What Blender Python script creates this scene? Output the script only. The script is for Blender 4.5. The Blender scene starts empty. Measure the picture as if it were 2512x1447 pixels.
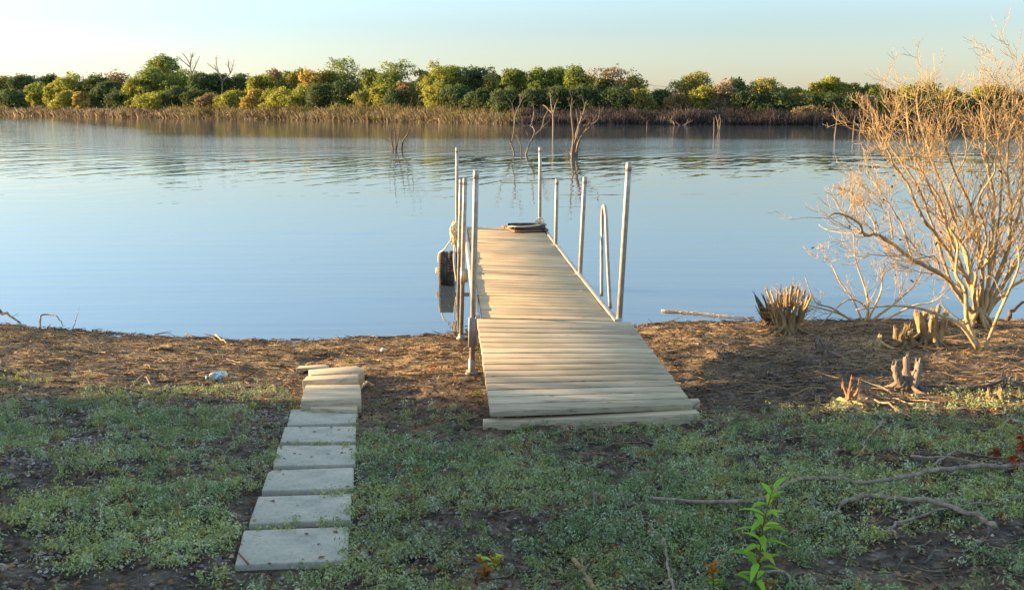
import bpy, math, random
import numpy as np
from mathutils import Vector

R = math.radians
C = bpy.data.collections.new('scene_objects')
bpy.context.scene.collection.children.link(C)
scene = bpy.context.scene

# ------------------------------------------------------------------ camera
FPX = 2350.0; CX = 1256.0; CY = 723.5; CAMZ = 2.68
PITCH = math.atan((723.5 - 262) / FPX)
cam_d = bpy.data.cameras.new('camera')
cam = bpy.data.objects.new('camera', cam_d); C.objects.link(cam)
cam.location = (0, 0, CAMZ); cam.rotation_euler = (math.pi / 2 - PITCH, 0, 0)
cam_d.sensor_width = 36; cam_d.lens = FPX / 2512 * 36
cam_d.clip_start = 0.05; cam_d.clip_end = 5000
scene.camera = cam
scene.render.resolution_x = 1024; scene.render.resolution_y = 589

# ------------------------------------------------------------------ light
SUN_EL = 8.6; SUN_AZ = -76.0            # azimuth from +Y, negative = left
SKYSAT = 0.62
SKYR = [(0.0, (.69, .76, .80)), (0.08, (.63, .80, 1.10)), (0.22, (.98, 1.34, 1.86)), (0.6, (1.48, 1.48, 1.44))]
w = bpy.data.worlds.new('World'); scene.world = w; w.use_nodes = True
nt = w.node_tree; nt.nodes.clear()
sky = nt.nodes.new('ShaderNodeTexSky'); sky.sky_type = 'NISHITA'
sky.sun_disc = False; sky.sun_elevation = R(SUN_EL); sky.sun_rotation = R(SUN_AZ)
sky.air_density = 1.3; sky.dust_density = 0.6; sky.ozone_density = 1.5; sky.altitude = 100
bg = nt.nodes.new('ShaderNodeBackground'); bg.inputs['Strength'].default_value = 0.07
wo = nt.nodes.new('ShaderNodeOutputWorld')
# white balance of the sky and its fall-off with height
tcw = nt.nodes.new('ShaderNodeTexCoord'); sxw = nt.nodes.new('ShaderNodeSeparateXYZ'); nt.links.new(tcw.outputs['Generated'], sxw.inputs[0])
rw = nt.nodes.new('ShaderNodeValToRGB'); nt.links.new(sxw.outputs[2], rw.inputs[0])
for i_, (p_, c_) in enumerate(SKYR): 
    if i_ > 1: rw.color_ramp.elements.new(p_)
for i_, (p_, c_) in enumerate(SKYR): rw.color_ramp.elements[i_].position = p_; rw.color_ramp.elements[i_].color = (*c_, 1)
hs = nt.nodes.new('ShaderNodeHueSaturation'); hs.inputs['Saturation'].default_value = SKYSAT; nt.links.new(sky.outputs[0], hs.inputs['Color'])
mw = nt.nodes.new('ShaderNodeMix'); mw.data_type = 'RGBA'; mw.blend_type = 'MULTIPLY'; mw.inputs[0].default_value = 1
nt.links.new(hs.outputs[0], mw.inputs[6]); nt.links.new(rw.outputs[0], mw.inputs[7]); nt.links.new(mw.outputs[2], bg.inputs[0]); nt.links.new(bg.outputs[0], wo.inputs[0])
sd = bpy.data.lights.new('sun', 'SUN'); sd.energy = 5.0; sd.angle = R(0.5); sd.color = (1.0, 0.65, 0.30)
so = bpy.data.objects.new('sun', sd); C.objects.link(so)
sdir = Vector((math.sin(R(SUN_AZ)) * math.cos(R(SUN_EL)), math.cos(R(SUN_AZ)) * math.cos(R(SUN_EL)), math.sin(R(SUN_EL))))
so.rotation_euler = sdir.to_track_quat('Z', 'Y').to_euler(); so.location = (-40, 10, 30)
scene.view_settings.view_transform = 'Standard'; scene.view_settings.look = 'None'
scene.view_settings.gamma = 1; scene.view_settings.exposure = 2.15
scene.view_settings.use_curve_mapping = False

# ------------------------------------------------------------------ helpers
rng = np.random.default_rng(7)
random.seed(7)

def ray(px, py):
    u = (px - CX) / FPX; v = (CY - py) / FPX
    return np.array([u, math.cos(PITCH) + v * math.sin(PITCH), -math.sin(PITCH) + v * math.cos(PITCH)])
def at(px, py, Y):                       # point seen at a pixel, at forward distance Y
    d = ray(px, py); t = Y / d[1]
    return np.array([0, 0, CAMZ]) + d * t
def onz(px, py, z=0.0):                  # point on a level plane
    d = ray(px, py); t = (z - CAMZ) / d[2]
    return np.array([0, 0, CAMZ]) + d * t

_L = rng.random((256, 256))
def vnoise(x, y):
    x = np.asarray(x, float); y = np.asarray(y, float)
    xi = np.floor(x).astype(int); yi = np.floor(y).astype(int)
    fx = x - xi; fy = y - yi
    fx = fx * fx * (3 - 2 * fx); fy = fy * fy * (3 - 2 * fy)
    a = _L[xi & 255, yi & 255]; b = _L[(xi + 1) & 255, yi & 255]
    c = _L[xi & 255, (yi + 1) & 255]; d = _L[(xi + 1) & 255, (yi + 1) & 255]
    return (a * (1 - fx) + b * fx) * (1 - fy) + (c * (1 - fx) + d * fx) * fy - 0.5
def fbm(x, y, o=4):
    s = 0; a = 1; f = 1
    for i in range(o):
        s = s + a * vnoise(x * f + 17.3 * i, y * f + 5.1 * i); a *= 0.5; f *= 2.03
    return s

SH = [onz(*p)[:2] for p in [(0, 797), (100, 800), (250, 814), (400, 826), (560, 833), (700, 834), (850, 830), (1000, 826), (1110, 819), (1560, 800), (1640, 790), (1850, 787), (2100, 785), (2512, 781)]]
SHX = [-300, -60, -16] + [p[0] for p in SH] + [14, 40, 300]
SHY = [60, 22, 12.9] + [p[1] for p in SH] + [12.6, 20, 60]
def zshore(x): return np.interp(x, SHX, SHY)
FP = [onz(*p)[:2] for p in [(0, 284), (300, 289), (640, 294), (1000, 300), (1240, 304), (1500, 306), (2100, 309), (2512, 312)]]
FX = [-900, -400] + [p[0] for p in FP] + [120, 400, 900]
FY = [700, 420] + [p[1] for p in FP] + [118, 150, 300]
def zfar(x): return np.interp(x, FX, FY)
def zg0(x, y):
    x = np.asarray(x, float); y = np.asarray(y, float)
    near = np.clip(0.1125 * (zshore(x) - y), -1.3, 2.0)
    far = np.clip(0.10 * (y - zfar(x)), -1.3, 2.0)
    return np.maximum(near, far)
def relief(x, y):
    r = 0.05 * fbm(x / 0.9, y / 0.9, 3) + 0.036 * fbm(x / 0.20 + 9, y / 0.12, 3)
    d = np.clip((zshore(x) - y) / 1.0, -1, 1)
    m = np.clip((np.abs(x + .78 - (y - 3.6) * -.12) - .42) / .12, 0, 1); m = np.maximum(m, np.clip((np.abs(y - 5.4) - 2.0) / .3, 0, 1)); r = r * (.12 + .88 * m) - .012 * (1 - m)
    return r * np.clip(0.55 + 0.45 * d, 0.12, 1)
def zg(x, y):
    return zg0(x, y) + relief(x, y)
def G(px, py, h=0.0):                    # ground point under a pixel, h above it
    d = ray(px, py); ts = np.linspace(2.5, 16, 2700)
    P = np.array([0, 0, CAMZ])[None] + d[None] * ts[:, None]
    f = P[:, 2] - (zg0(P[:, 0], P[:, 1]) + h)
    i = np.argmax(f < 0)
    if f[i] >= 0: i = len(ts) - 1
    return P[i]

def set_props(o, label=None, cat=None, group=None, kind=None):
    if label: o['label'] = label
    if cat: o['category'] = cat
    if group: o['group'] = group
    if kind: o['kind'] = kind
    return o
def thing(name, label, cat, loc=(0, 0, 0), group=None, kind=None):
    o = bpy.data.objects.new(name, None); C.objects.link(o); o.location = Vector(loc)
    o.empty_display_size = 0.1
    return set_props(o, label, cat, group, kind)

class MB:
    def __init__(s): s.v = []; s.f4 = []; s.f3 = []; s.c = []; s.n = 0
    def add(s, v, f4=None, f3=None, col=None):
        v = np.asarray(v, float).reshape(-1, 3)
        if f4 is not None and len(f4): s.f4.append(np.asarray(f4, int).reshape(-1, 4) + s.n)
        if f3 is not None and len(f3): s.f3.append(np.asarray(f3, int).reshape(-1, 3) + s.n)
        if col is None: col = (1, 1, 1)
        col = np.asarray(col, float)
        if col.ndim == 1: col = np.tile(col, (len(v), 1))
        s.v.append(v); s.c.append(col); s.n += len(v)
    def build(s, name, mat, parent=None, smooth=False, bevel=0, origin=None):
        v = np.concatenate(s.v) if s.v else np.zeros((0, 3))
        c = np.concatenate(s.c) if s.c else np.zeros((0, 3))
        pp = parent
        while pp is not None: v = v - np.array(pp.location)[None]; pp = pp.parent
        if parent is not None: pass
        elif origin is not None: v = v - np.array(origin)[None]
        f4 = np.concatenate(s.f4) if s.f4 else np.zeros((0, 4), int)
        f3 = np.concatenate(s.f3) if s.f3 else np.zeros((0, 3), int)
        me = bpy.data.meshes.new(name)
        me.vertices.add(len(v)); me.vertices.foreach_set('co', v.astype(np.float32).ravel())
        loops = np.concatenate([f4.ravel(), f3.ravel()]).astype(np.int32)
        me.loops.add(len(loops)); me.loops.foreach_set('vertex_index', loops)
        nf = len(f4) + len(f3); me.polygons.add(nf)
        st = np.concatenate([np.arange(len(f4)) * 4, len(f4) * 4 + np.arange(len(f3)) * 3]).astype(np.int32)
        me.polygons.foreach_set('loop_start', st)
        me.update(calc_edges=True)
        at_ = me.color_attributes.new('Col', 'FLOAT_COLOR', 'POINT')
        at_.data.foreach_set('color', np.concatenate([c, np.ones((len(c), 1))], 1).astype(np.float32).ravel())
        if smooth: me.polygons.foreach_set('use_smooth', np.ones(nf, bool))
        me.materials.append(mat)
        me.validate()
        o = bpy.data.objects.new(name, me); C.objects.link(o)
        if parent is not None: o.parent = parent
        elif origin is not None: o.location = Vector(origin)
        if bevel:
            m = o.modifiers.new('bevel', 'BEVEL'); m.width = bevel; m.segments = 2; m.limit_method = 'ANGLE'
        return o

def box(mb, c, ax, ay, az, col=None):    # centre and three half-extent vectors
    c = np.array(c, float); ax, ay, az = map(lambda a: np.array(a, float), (ax, ay, az))
    v = [c + i * ax + j * ay + k * az for k in (-1, 1) for j in (-1, 1) for i in (-1, 1)]
    mb.add(v, [(0, 2, 3, 1), (4, 5, 7, 6), (0, 1, 5, 4), (2, 6, 7, 3), (0, 4, 6, 2), (1, 3, 7, 5)], col=col)
def slab(mb, top, down, col=None):       # top: 4+ points counter-clockwise seen from above, extruded by vector
    top = np.array(top, float); n = len(top); d = np.array(down, float)
    v = np.concatenate([top, top + d])
    q = [(i, i + n, (i + 1) % n + n, (i + 1) % n) for i in range(n)]
    if n == 4: mb.add(v, q + [(0, 1, 2, 3), (7, 6, 5, 4)], col=col)
    else:
        mb.add(v, q, [(0, i, i + 1) for i in range(1, n - 1)] + [(n, n + i + 1, n + i) for i in range(1, n - 1)], col=col)
def smooth_pts(pts, k=4):
    P = np.array(pts, float)
    if len(P) < 3 or k <= 1: return P
    Q = np.concatenate([[2 * P[0] - P[1]], P, [2 * P[-1] - P[-2]]]); out = []
    for i in range(1, len(Q) - 2):
        for t in np.arange(k) / k:
            a, b, c, d = Q[i - 1], Q[i], Q[i + 1], Q[i + 2]
            out.append(0.5 * ((2 * b) + (-a + c) * t + (2 * a - 5 * b + 4 * c - d) * t * t + (-a + 3 * b - 3 * c + d) * t ** 3))
    out.append(P[-1]); return np.array(out)
def tube(mb, pts, r0, r1=None, sides=5, col=None, cap=True, rad=None, lump=0.0):
    P = np.asarray(pts, float); n = len(P)
    if r1 is None: r1 = r0
    T = np.gradient(P, axis=0); T /= (np.linalg.norm(T, axis=1, keepdims=True) + 1e-9)
    mt = T.mean(0); ref = np.array([0, 0, 1.0]) if abs(mt[2]) < 0.75 * np.linalg.norm(mt) else np.array([0.31, 0.95, 0.0])
    A = np.cross(T, ref); A /= (np.linalg.norm(A, axis=1, keepdims=True) + 1e-9); B = np.cross(T, A)
    r = np.linspace(r0, r1, n) if rad is None else np.asarray(rad, float)
    th = np.arange(sides) / sides * 2 * math.pi
    rr = r[:, None] * np.ones((1, sides))
    if lump: rr = rr * (1 + lump * rng.normal(size=rr.shape))
    V = P[:, None, :] + rr[:, :, None] * (np.cos(th)[None, :, None] * A[:, None, :] + np.sin(th)[None, :, None] * B[:, None, :])
    i = np.arange(n - 1)[:, None] * sides; j = np.arange(sides)[None]; j2 = (j + 1) % sides
    f = np.stack([i + j, i + j2, i + j2 + sides, i + j + sides], -1).reshape(-1, 4)
    V = V.reshape(-1, 3); f3 = []
    if cap:
        V = np.concatenate([V, P[:1], P[-1:]]); a = n * sides; k0 = (n - 1) * sides
        f3 = [(a, (q + 1) % sides, q) for q in range(sides)] + [(a + 1, k0 + q, k0 + (q + 1) % sides) for q in range(sides)]
    mb.add(V, f[:, ::-1], np.array(f3)[:, ::-1] if len(f3) else None, col)
def quads(mb, cen, nor, size, col, aspect=1.0, spin=None):   # many leaf faces at once
    n = len(cen); nor = nor / (np.linalg.norm(nor, axis=1, keepdims=True) + 1e-9)
    rv = rng.normal(size=(n, 3)) if spin is None else spin
    a = np.cross(nor, rv); a /= (np.linalg.norm(a, axis=1, keepdims=True) + 1e-9); b = np.cross(nor, a)
    s = np.asarray(size).reshape(-1, 1) * np.ones((n, 1)); a = a * s; b = b * s * aspect
    V = np.stack([cen - a, cen - b * 0.9 + nor * s * .15, cen + a, cen + b * 0.9 + nor * s * .15], 1).reshape(-1, 3)
    f = np.arange(n * 4).reshape(-1, 4)
    mb.add(V, f, col=np.repeat(col, 4, 0))
def leaf(mb, base, d, up, L, W, col, droop=0.3, fold=0.25):
    d = np.array(d, float); d /= np.linalg.norm(d); s = np.cross(d, up); s /= np.linalg.norm(s) + 1e-9; u = np.cross(s, d)
    n = 5; v = []
    prof = [0.12, 0.8, 1.0, 0.62, 0.03]
    for i in range(n):
        t = i / (n - 1); c = base + d * L * t - np.array([0, 0, 1]) * droop * L * t * t
        wv = W * prof[i]
        v += [c - s * wv + u * wv * fold * 2, c, c + s * wv + u * wv * fold * 2]
    f = []
    for i in range(n - 1):
        a = i * 3; f += [(a, a + 1, a + 4, a + 3), (a + 1, a + 2, a + 5, a + 4)]
    mb.add(v, f, col=col)

# ------------------------------------------------------------------ materials
def mat(name):
    m = bpy.data.materials.new(name); m.use_nodes = True
    nt = m.node_tree; b = nt.nodes['Principled BSDF']
    return m, nt, b
def N(nt, t, **k):
    n = nt.nodes.new('ShaderNode' + t)
    for a, v in k.items():
        if a in n.inputs: n.inputs[a].default_value = v
        else: setattr(n, a, v)
    return n
def lk(nt, a, b): nt.links.new(a, b)
def ramp(nt, fac, stops):
    r = nt.nodes.new('ShaderNodeValToRGB'); e = r.color_ramp.elements
    while len(e) < len(stops): e.new(0.5)
    for i, (p, c) in enumerate(stops):
        e[i].position = p; e[i].color = (*c, 1) if len(c) == 3 else c
    lk(nt, fac, r.inputs[0]); return r
def coords(nt, scale=(1, 1, 1)):
    tc = N(nt, 'TexCoord'); mp = N(nt, 'Mapping'); mp.inputs['Scale'].default_value = scale
    lk(nt, tc.outputs['Object'], mp.inputs[0]); return mp.outputs[0]
def noise(nt, vec, scale, detail=5, rough=0.55, dist=0.0):
    n = N(nt, 'TexNoise'); n.inputs['Scale'].default_value = scale; n.inputs['Detail'].default_value = detail
    n.inputs['Roughness'].default_value = rough; n.inputs['Distortion'].default_value = dist
    lk(nt, vec, n.inputs['Vector']); return n.outputs['Fac']
def mixc(nt, fac, a, b, mode='MIX'):
    m = N(nt, 'Mix'); m.data_type = 'RGBA'; m.blend_type = mode
    for s, v in ((0, fac), (6, a), (7, b)):
        if isinstance(v, (int, float)): m.inputs[s].default_value = v
        elif isinstance(v, tuple): m.inputs[s].default_value = (*v, 1)
        else: lk(nt, v, m.inputs[s])
    return m.outputs[2]
def bump(nt, h, strength, dist, b):
    bp = N(nt, 'Bump'); bp.inputs['Strength'].default_value = strength; bp.inputs['Distance'].default_value = dist
    lk(nt, h, bp.inputs['Height']); lk(nt, bp.outputs[0], b.inputs['Normal']); return bp

def foliage_mat(name, trans=0.35):
    m, nt, b = mat(name); nt.nodes.remove(b)
    a = N(nt, 'Attribute'); a.attribute_name = 'Col'
    n = noise(nt, coords(nt), 0.7, 3); r = ramp(nt, n, [(0.3, (0.75, 0.75, 0.75)), (0.7, (1.25, 1.2, 1.1))])
    c = mixc(nt, 1.0, a.outputs['Color'], r.outputs[0], 'MULTIPLY')
    d = N(nt, 'BsdfDiffuse'); t = N(nt, 'BsdfTranslucent'); mx = N(nt, 'MixShader'); mx.inputs[0].default_value = trans
    lk(nt, c, d.inputs[0]); lk(nt, c, t.inputs[0]); lk(nt, d.outputs[0], mx.inputs[1]); lk(nt, t.outputs[0], mx.inputs[2])
    lk(nt, mx.outputs[0], nt.nodes['Material Output'].inputs[0]); return m
M_FOL = foliage_mat('foliage')
M_LEAF = foliage_mat('fresh_leaf', 0.3)

def attr_wood(name, scale=30, stretch=(1, 1, 0.15), rough=0.85, lo=0.38, hi=1.4):
    m, nt, b = mat(name)
    a = N(nt, 'Attribute'); a.attribute_name = 'Col'
    v = coords(nt, stretch); n = noise(nt, v, scale, 6, 0.65)
    r = ramp(nt, n, [(0.28, (lo,) * 3), (0.72, (hi,) * 3)])
    c = mixc(nt, 1.0, a.outputs['Color'], r.outputs[0], 'MULTIPLY')
    lk(nt, c, b.inputs['Base Color']); b.inputs['Roughness'].default_value = rough
    bump(nt, n, 1.0, 0.02, b); return m
M_BARK = attr_wood('bark')
M_TWIG = attr_wood('twig', 60, (1, 1, 1))

def plank_mat(name, base, alt, grey):
    m, nt, b = mat(name)
    g = N(nt, 'NewGeometry'); v = coords(nt, (1.2, 30, 30))
    # every board gets its own stretch of grain
    ad = N(nt, 'VectorMath'); ad.operation = 'ADD'
    cm = N(nt, 'CombineXYZ'); ml = N(nt, 'Math'); ml.operation = 'MULTIPLY'; ml.inputs[1].default_value = 93.0
    lk(nt, g.outputs['Random Per Island'], ml.inputs[0]); lk(nt, ml.outputs[0], cm.inputs[0]); lk(nt, ml.outputs[0], cm.inputs[2])
    lk(nt, v, ad.inputs[0]); lk(nt, cm.outputs[0], ad.inputs[1])
    n = noise(nt, ad.outputs[0], 1.6, 8, 0.62, 0.6)
    isl = ramp(nt, g.outputs['Random Per Island'], [(0, base), (0.35, alt), (0.6, base), (1, grey)])
    gr = ramp(nt, n, [(0.3, (0.45, 0.38, 0.30)), (0.47, (0.92, 0.9, 0.87)), (0.7, (1.2, 1.2, 1.18))])
    c = mixc(nt, 1.0, isl.outputs[0], gr.outputs[0], 'MULTIPLY')
    # knots
    v2 = coords(nt, (2.6, 7.5, 2)); vo = N(nt, 'TexVoronoi'); vo.inputs['Scale'].default_value = 1.3; lk(nt, v2, vo.inputs['Vector'])
    k = ramp(nt, vo.outputs['Distance'], [(0.0, (1, 1, 1)), (0.05, (0.7, 0.7, 0.7)), (0.09, (0, 0, 0))])
    c = mixc(nt, k.outputs[0], c, (0.16, 0.10, 0.06))
    st = noise(nt, coords(nt), 2.3, 4); sr = ramp(nt, st, [(0.42, (1, 1, 1)), (0.62, (0.8, 0.84, 0.8))])
    c = mixc(nt, 1.0, c, sr.outputs[0], 'MULTIPLY')
    lk(nt, c, b.inputs['Base Color']); b.inputs['Roughness'].default_value = 0.75
    bump(nt, n, 0.5, 0.004, b); return m
M_DECK = plank_mat('weathered_deck', (0.56, 0.41, 0.24), (0.68, 0.52, 0.33), (0.44, 0.37, 0.27))
M_RAMP = plank_mat('pale_new_board', (0.45, 0.37, 0.265), (0.56, 0.475, 0.35), (0.37, 0.32, 0.25))

def simple(name, col, rough=0.5, metal=0.0, nscale=0, lo=0.7, hi=1.2, bmp=0.0, bd=0.003, detail=6):
    m, nt, b = mat(name); b.inputs['Roughness'].default_value = rough; b.inputs['Metallic'].default_value = metal
    if nscale:
        n = noise(nt, coords(nt), nscale, detail); r = ramp(nt, n, [(0.3, tuple(c * lo for c in col)), (0.7, tuple(min(1, c * hi) for c in col))])
        lk(nt, r.outputs[0], b.inputs['Base Color'])
        if bmp: bump(nt, n, bmp, bd, b)
    else: b.inputs['Base Color'].default_value = (*col, 1)
    return m
M_ALU = simple('galvanised_pipe', (0.38, 0.37, 0.35), 0.5, 0.35, 22, 0.72, 1.15, 0.2)
M_STEEL = simple('dull_grey_bracket', (0.30, 0.31, 0.33), 0.5, 0.6, 25, 0.7, 1.15, 0.2)
M_TYRE = simple('black_rubber', (0.035, 0.035, 0.035), 0.8, 0, 14, 0.5, 3.0, 0.4)
M_HUB = simple('white_hub', (0.6, 0.58, 0.52), 0.6, 0, 14, 0.6, 1.1)
M_ROPE = simple('pale_rope', (0.74, 0.66, 0.46), 0.9, 0, 90, 0.7, 1.2, 0.8)
M_TARP = simple('black_plastic', (0.02, 0.02, 0.022), 0.45, 0, 9, 0.5, 1.8, 0.3)
M_REDWOOD = simple('reddish_board', (0.22, 0.11, 0.06), 0.8, 0, 20, 0.6, 1.3, 0.5)
M_POLE = simple('old_pole', (0.16, 0.13, 0.10), 0.9, 0, 5)

def concrete():
    m, nt, b = mat('pale_concrete')
    v = coords(nt); n1 = noise(nt, v, 5, 5, 0.6); n2 = noise(nt, v, 60, 5, 0.7)
    r = ramp(nt, n1, [(0.3, (0.30, 0.31, 0.27)), (0.5, (0.42, 0.42, 0.36)), (0.72, (0.50, 0.47, 0.40))])
    r2 = ramp(nt, n2, [(0.3, (0.6, 0.6, 0.58)), (0.45, (0.97, 0.97, 0.97)), (0.7, (1.12, 1.12, 1.12))])
    c = mixc(nt, 1, r.outputs[0], r2.outputs[0], 'MULTIPLY')
    n3 = noise(nt, v, 16, 3, 0.5); r3 = ramp(nt, n3, [(0.24, (1, 1, 1)), (0.30, (0, 0, 0))])
    c = mixc(nt, r3.outputs[0], c, (0.2, 0.19, 0.15))
    lk(nt, c, b.inputs['Base Color']); b.inputs['Roughness'].default_value = 0.85; bump(nt, n2, 0.5, 0.003, b); return m
M_CONC = concrete()

def ground_mat():
    m, nt, b = mat('shore_soil')
    tc = N(nt, 'TexCoord'); v = tc.outputs['Object']
    n1 = noise(nt, v, 1.1, 6, 0.6); n2 = noise(nt, v, 9, 6, 0.7); n3 = noise(nt, v, 55, 5, 0.7)
    clay = ramp(nt, n2, [(0.32, (0.16, 0.11, 0.065)), (0.5, (0.44, 0.31, 0.165)), (0.68, (0.64, 0.47, 0.27))])
    hum = ramp(nt, n2, [(0.36, (0.018, 0.014, 0.012)), (0.50, (0.11, 0.088, 0.07)), (0.66, (0.30, 0.245, 0.195))])
    sx = N(nt, 'SeparateXYZ'); lk(nt, v, sx.inputs[0])
    # fine clay lies in a belt along the water, dark humus higher up the bank
    mr = N(nt, 'MapRange'); mr.inputs[1].default_value = 5.6; mr.inputs[2].default_value = 9.4; lk(nt, sx.outputs[1], mr.inputs[0])
    ad = N(nt, 'Math'); ad.operation = 'ADD'; lk(nt, mr.outputs[0], ad.inputs[0])
    sb = N(nt, 'Math'); sb.operation = 'MULTIPLY_ADD'; lk(nt, n1, sb.inputs[0]); sb.inputs[1].default_value = 5.5; sb.inputs[2].default_value = -3.1
    lk(nt, sb.outputs[0], ad.inputs[1]); ad.use_clamp = True
    c = mixc(nt, ad.outputs[0], hum.outputs[0], clay.outputs[0])
    r3 = ramp(nt, n3, [(0.3, (0.62, 0.62, 0.62)), (0.7, (1.35, 1.33, 1.3))])
    c = mixc(nt, 1, c, r3.outputs[0], 'MULTIPLY')
    # wet strip just at the water, and dark lake bed
    wz = N(nt, 'MapRange'); wz.inputs[1].default_value = 0.0; wz.inputs[2].default_value = 0.06; lk(nt, sx.outputs[2], wz.inputs[0])
    c = mixc(nt, wz.outputs[0], (0.07, 0.05, 0.032), c)
    lk(nt, c, b.inputs['Base Color']); b.inputs['Roughness'].default_value = 0.95
    mm = N(nt, 'Math'); mm.operation = 'ADD'; lk(nt, n2, mm.inputs[0]); lk(nt, n3, mm.inputs[1])
    n4 = noise(nt, v, 160, 3, 0.7); m4 = N(nt, 'Math'); m4.operation = 'MULTIPLY_ADD'; lk(nt, n4, m4.inputs[0]); m4.inputs[1].default_value = .35; lk(nt, mm.outputs[0], m4.inputs[2]); bump(nt, m4.outputs[0], 1.0, 0.05, b); return m
M_GROUND = ground_mat()

def water_mat():
    m, nt, b = mat('lake_water')
    b.inputs['Base Color'].default_value = (0.065, 0.09, 0.115, 1); b.inputs['Roughness'].default_value = 0.03
    b.inputs['IOR'].default_value = 2.0
    tc = N(nt, 'TexCoord'); v = tc.outputs['Object']
    def nz(rot, sc, scale, det, dist=0.0):
        mp = N(nt, 'Mapping'); mp.inputs['Scale'].default_value = sc; mp.inputs['Rotation'].default_value = (0, 0, R(rot)); lk(nt, v, mp.inputs[0])
        return noise(nt, mp.outputs[0], scale, det, 0.5, dist)
    def nz2(rot, sc, det):
        m1 = N(nt, 'Mapping'); m1.inputs['Rotation'].default_value = (0, 0, R(rot)); lk(nt, v, m1.inputs[0])
        m2 = N(nt, 'Mapping'); m2.inputs['Scale'].default_value = sc; lk(nt, m1.outputs[0], m2.inputs[0]); return noise(nt, m2.outputs[0], 1.0, det, 0.5, 0.4)
    diag = nz2(-66, (0.20, 0.95, 1), 2.0)             # crests running obliquely away from the bank
    swell = nz(-14, (0.10, 0.9, 1), 1.5, 2, 0.3)      # long faint swell near the bank
    rip = nz(-14, (0.26, 0.40, 1), 1.0, 2.8, 0.3)         # ripples
    fine = nz(5, (1.1, 2.4, 1), 3.2, 2)               # wind-ruffled patch
    sx = N(nt, 'SeparateXYZ'); lk(nt, v, sx.inputs[0])
    big = nz(0, (0.02, 0.07, 1), 1.0, 3)
    yy = N(nt, 'Math'); yy.operation = 'MULTIPLY_ADD'; lk(nt, big, yy.inputs[0]); yy.inputs[1].default_value = 26.0; lk(nt, sx.outputs[1], yy.inputs[2]); yl = N(nt, 'MapRange'); yl.inputs[1].default_value = -110; yl.inputs[2].default_value = -25; yl.inputs[3].default_value = -150; yl.inputs[4].default_value = 0
    sc = N(nt, 'Math'); sc.operation = 'MULTIPLY'; sc.inputs[1].default_value = 1 / 240; y3 = N(nt, 'Math'); y3.operation = 'ADD'; lk(nt, sx.outputs[0], yl.inputs[0]); lk(nt, yy.outputs[0], y3.inputs[0]); lk(nt, yl.outputs[0], y3.inputs[1]); lk(nt, y3.outputs[0], sc.inputs[0])
    def prof(st): return ramp(nt, sc.outputs[0], [(p / 240, (q,) * 3) for p, q in st]).outputs[0]
    a_sw = prof([(10, 0.9), (40, 0.6), (60, 0.0)])
    a_rp = prof([(30, 0.06), (46, 0.35), (58, 1.0), (70, 1.0), (82, 0.1), (120, 0.04)])
    a_fn = prof([(64, 0.0), (72, 0.9), (86, 1.0), (100, 0.45), (150, 0.3), (220, .5)])
    def mul(a, c, k):
        q = N(nt, 'Math'); q.operation = 'MULTIPLY'; lk(nt, a, q.inputs[0]); lk(nt, c, q.inputs[1])
        q2 = N(nt, 'Math'); q2.operation = 'MULTIPLY'; lk(nt, q.outputs[0], q2.inputs[0]); q2.inputs[1].default_value = k; return q2.outputs[0]
    s1 = N(nt, 'Math'); s1.operation = 'ADD'; lk(nt, mul(swell, a_sw, 0.016), s1.inputs[0]); lk(nt, mul(rip, a_rp, 0.045), s1.inputs[1])
    s2 = N(nt, 'Math'); s2.operation = 'ADD'; s0 = N(nt, 'Math'); s0.operation = 'ADD'; lk(nt, s1.outputs[0], s0.inputs[0]); lk(nt, mul(diag, a_rp, 0.055), s0.inputs[1]); lk(nt, s0.outputs[0], s2.inputs[0]); lk(nt, mul(fine, a_fn, 0.011), s2.inputs[1])
    bump(nt, s2.outputs[0], 1.0, 1.0, b); return m
M_WATER = water_mat()

# ------------------------------------------------------------------ setting
def axis(segs):
    out = [segs[0][0]]
    for a, b, st in segs: out += list(np.linspace(a, b, max(2, int(round((b - a) / st)) + 1))[1:])
    return np.array(out)
def grid(name, xs, ys, zf, m, **k):
    X, Y = np.meshgrid(xs, ys); Z = zf(X, Y); nx = len(xs)
    i = np.arange(len(ys) - 1)[:, None] * nx + np.arange(nx - 1)[None]
    f = np.stack([i, i + 1, i + nx + 1, i + nx], -1).reshape(-1, 4)
    mb = MB(); mb.add(np.stack([X, Y, Z], -1), f); return mb.build(name, m, smooth=True)
g = grid('ground', axis([(-900, -200, 50), (-200, -12, 6), (-12, -7, .25), (-7, 8, .04), (8, 13, .25), (13, 200, 6), (200, 900, 50)]),
         axis([(-60, 0, 2), (0, 3, .12), (3, 13, .04), (13, 20, .25), (20, 500, 4), (500, 1500, 100)]), zg, M_GROUND)
set_props(g, kind='structure')
mb = MB(); mb.add([(-900, 6, 0), (900, 6, 0), (900, 800, 0), (-900, 800, 0)], [(0, 1, 2, 3)])
set_props(mb.build('water', M_WATER), kind='structure')

# ------------------------------------------------------------------ the dock
DZ = [0.865, 0.87, 0.875, 0.875]      # deck height left side at the four post rows
DZR = [0.835, 0.825, 0.835, 0.845]
def deck_pt(px, py, z): return onz(px, py, z)
rowL = [onz(1171, 786, DZ[0]), onz(1147, 662, DZ[1]), onz(1141, 594, DZ[2]), onz(1139, 553, DZ[3])]
rowR = [onz(1514, 783, DZR[0]), onz(1427, 671, DZR[1]), onz(1366, 600, DZR[2]), onz(1340, 562, DZR[3])]
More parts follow.
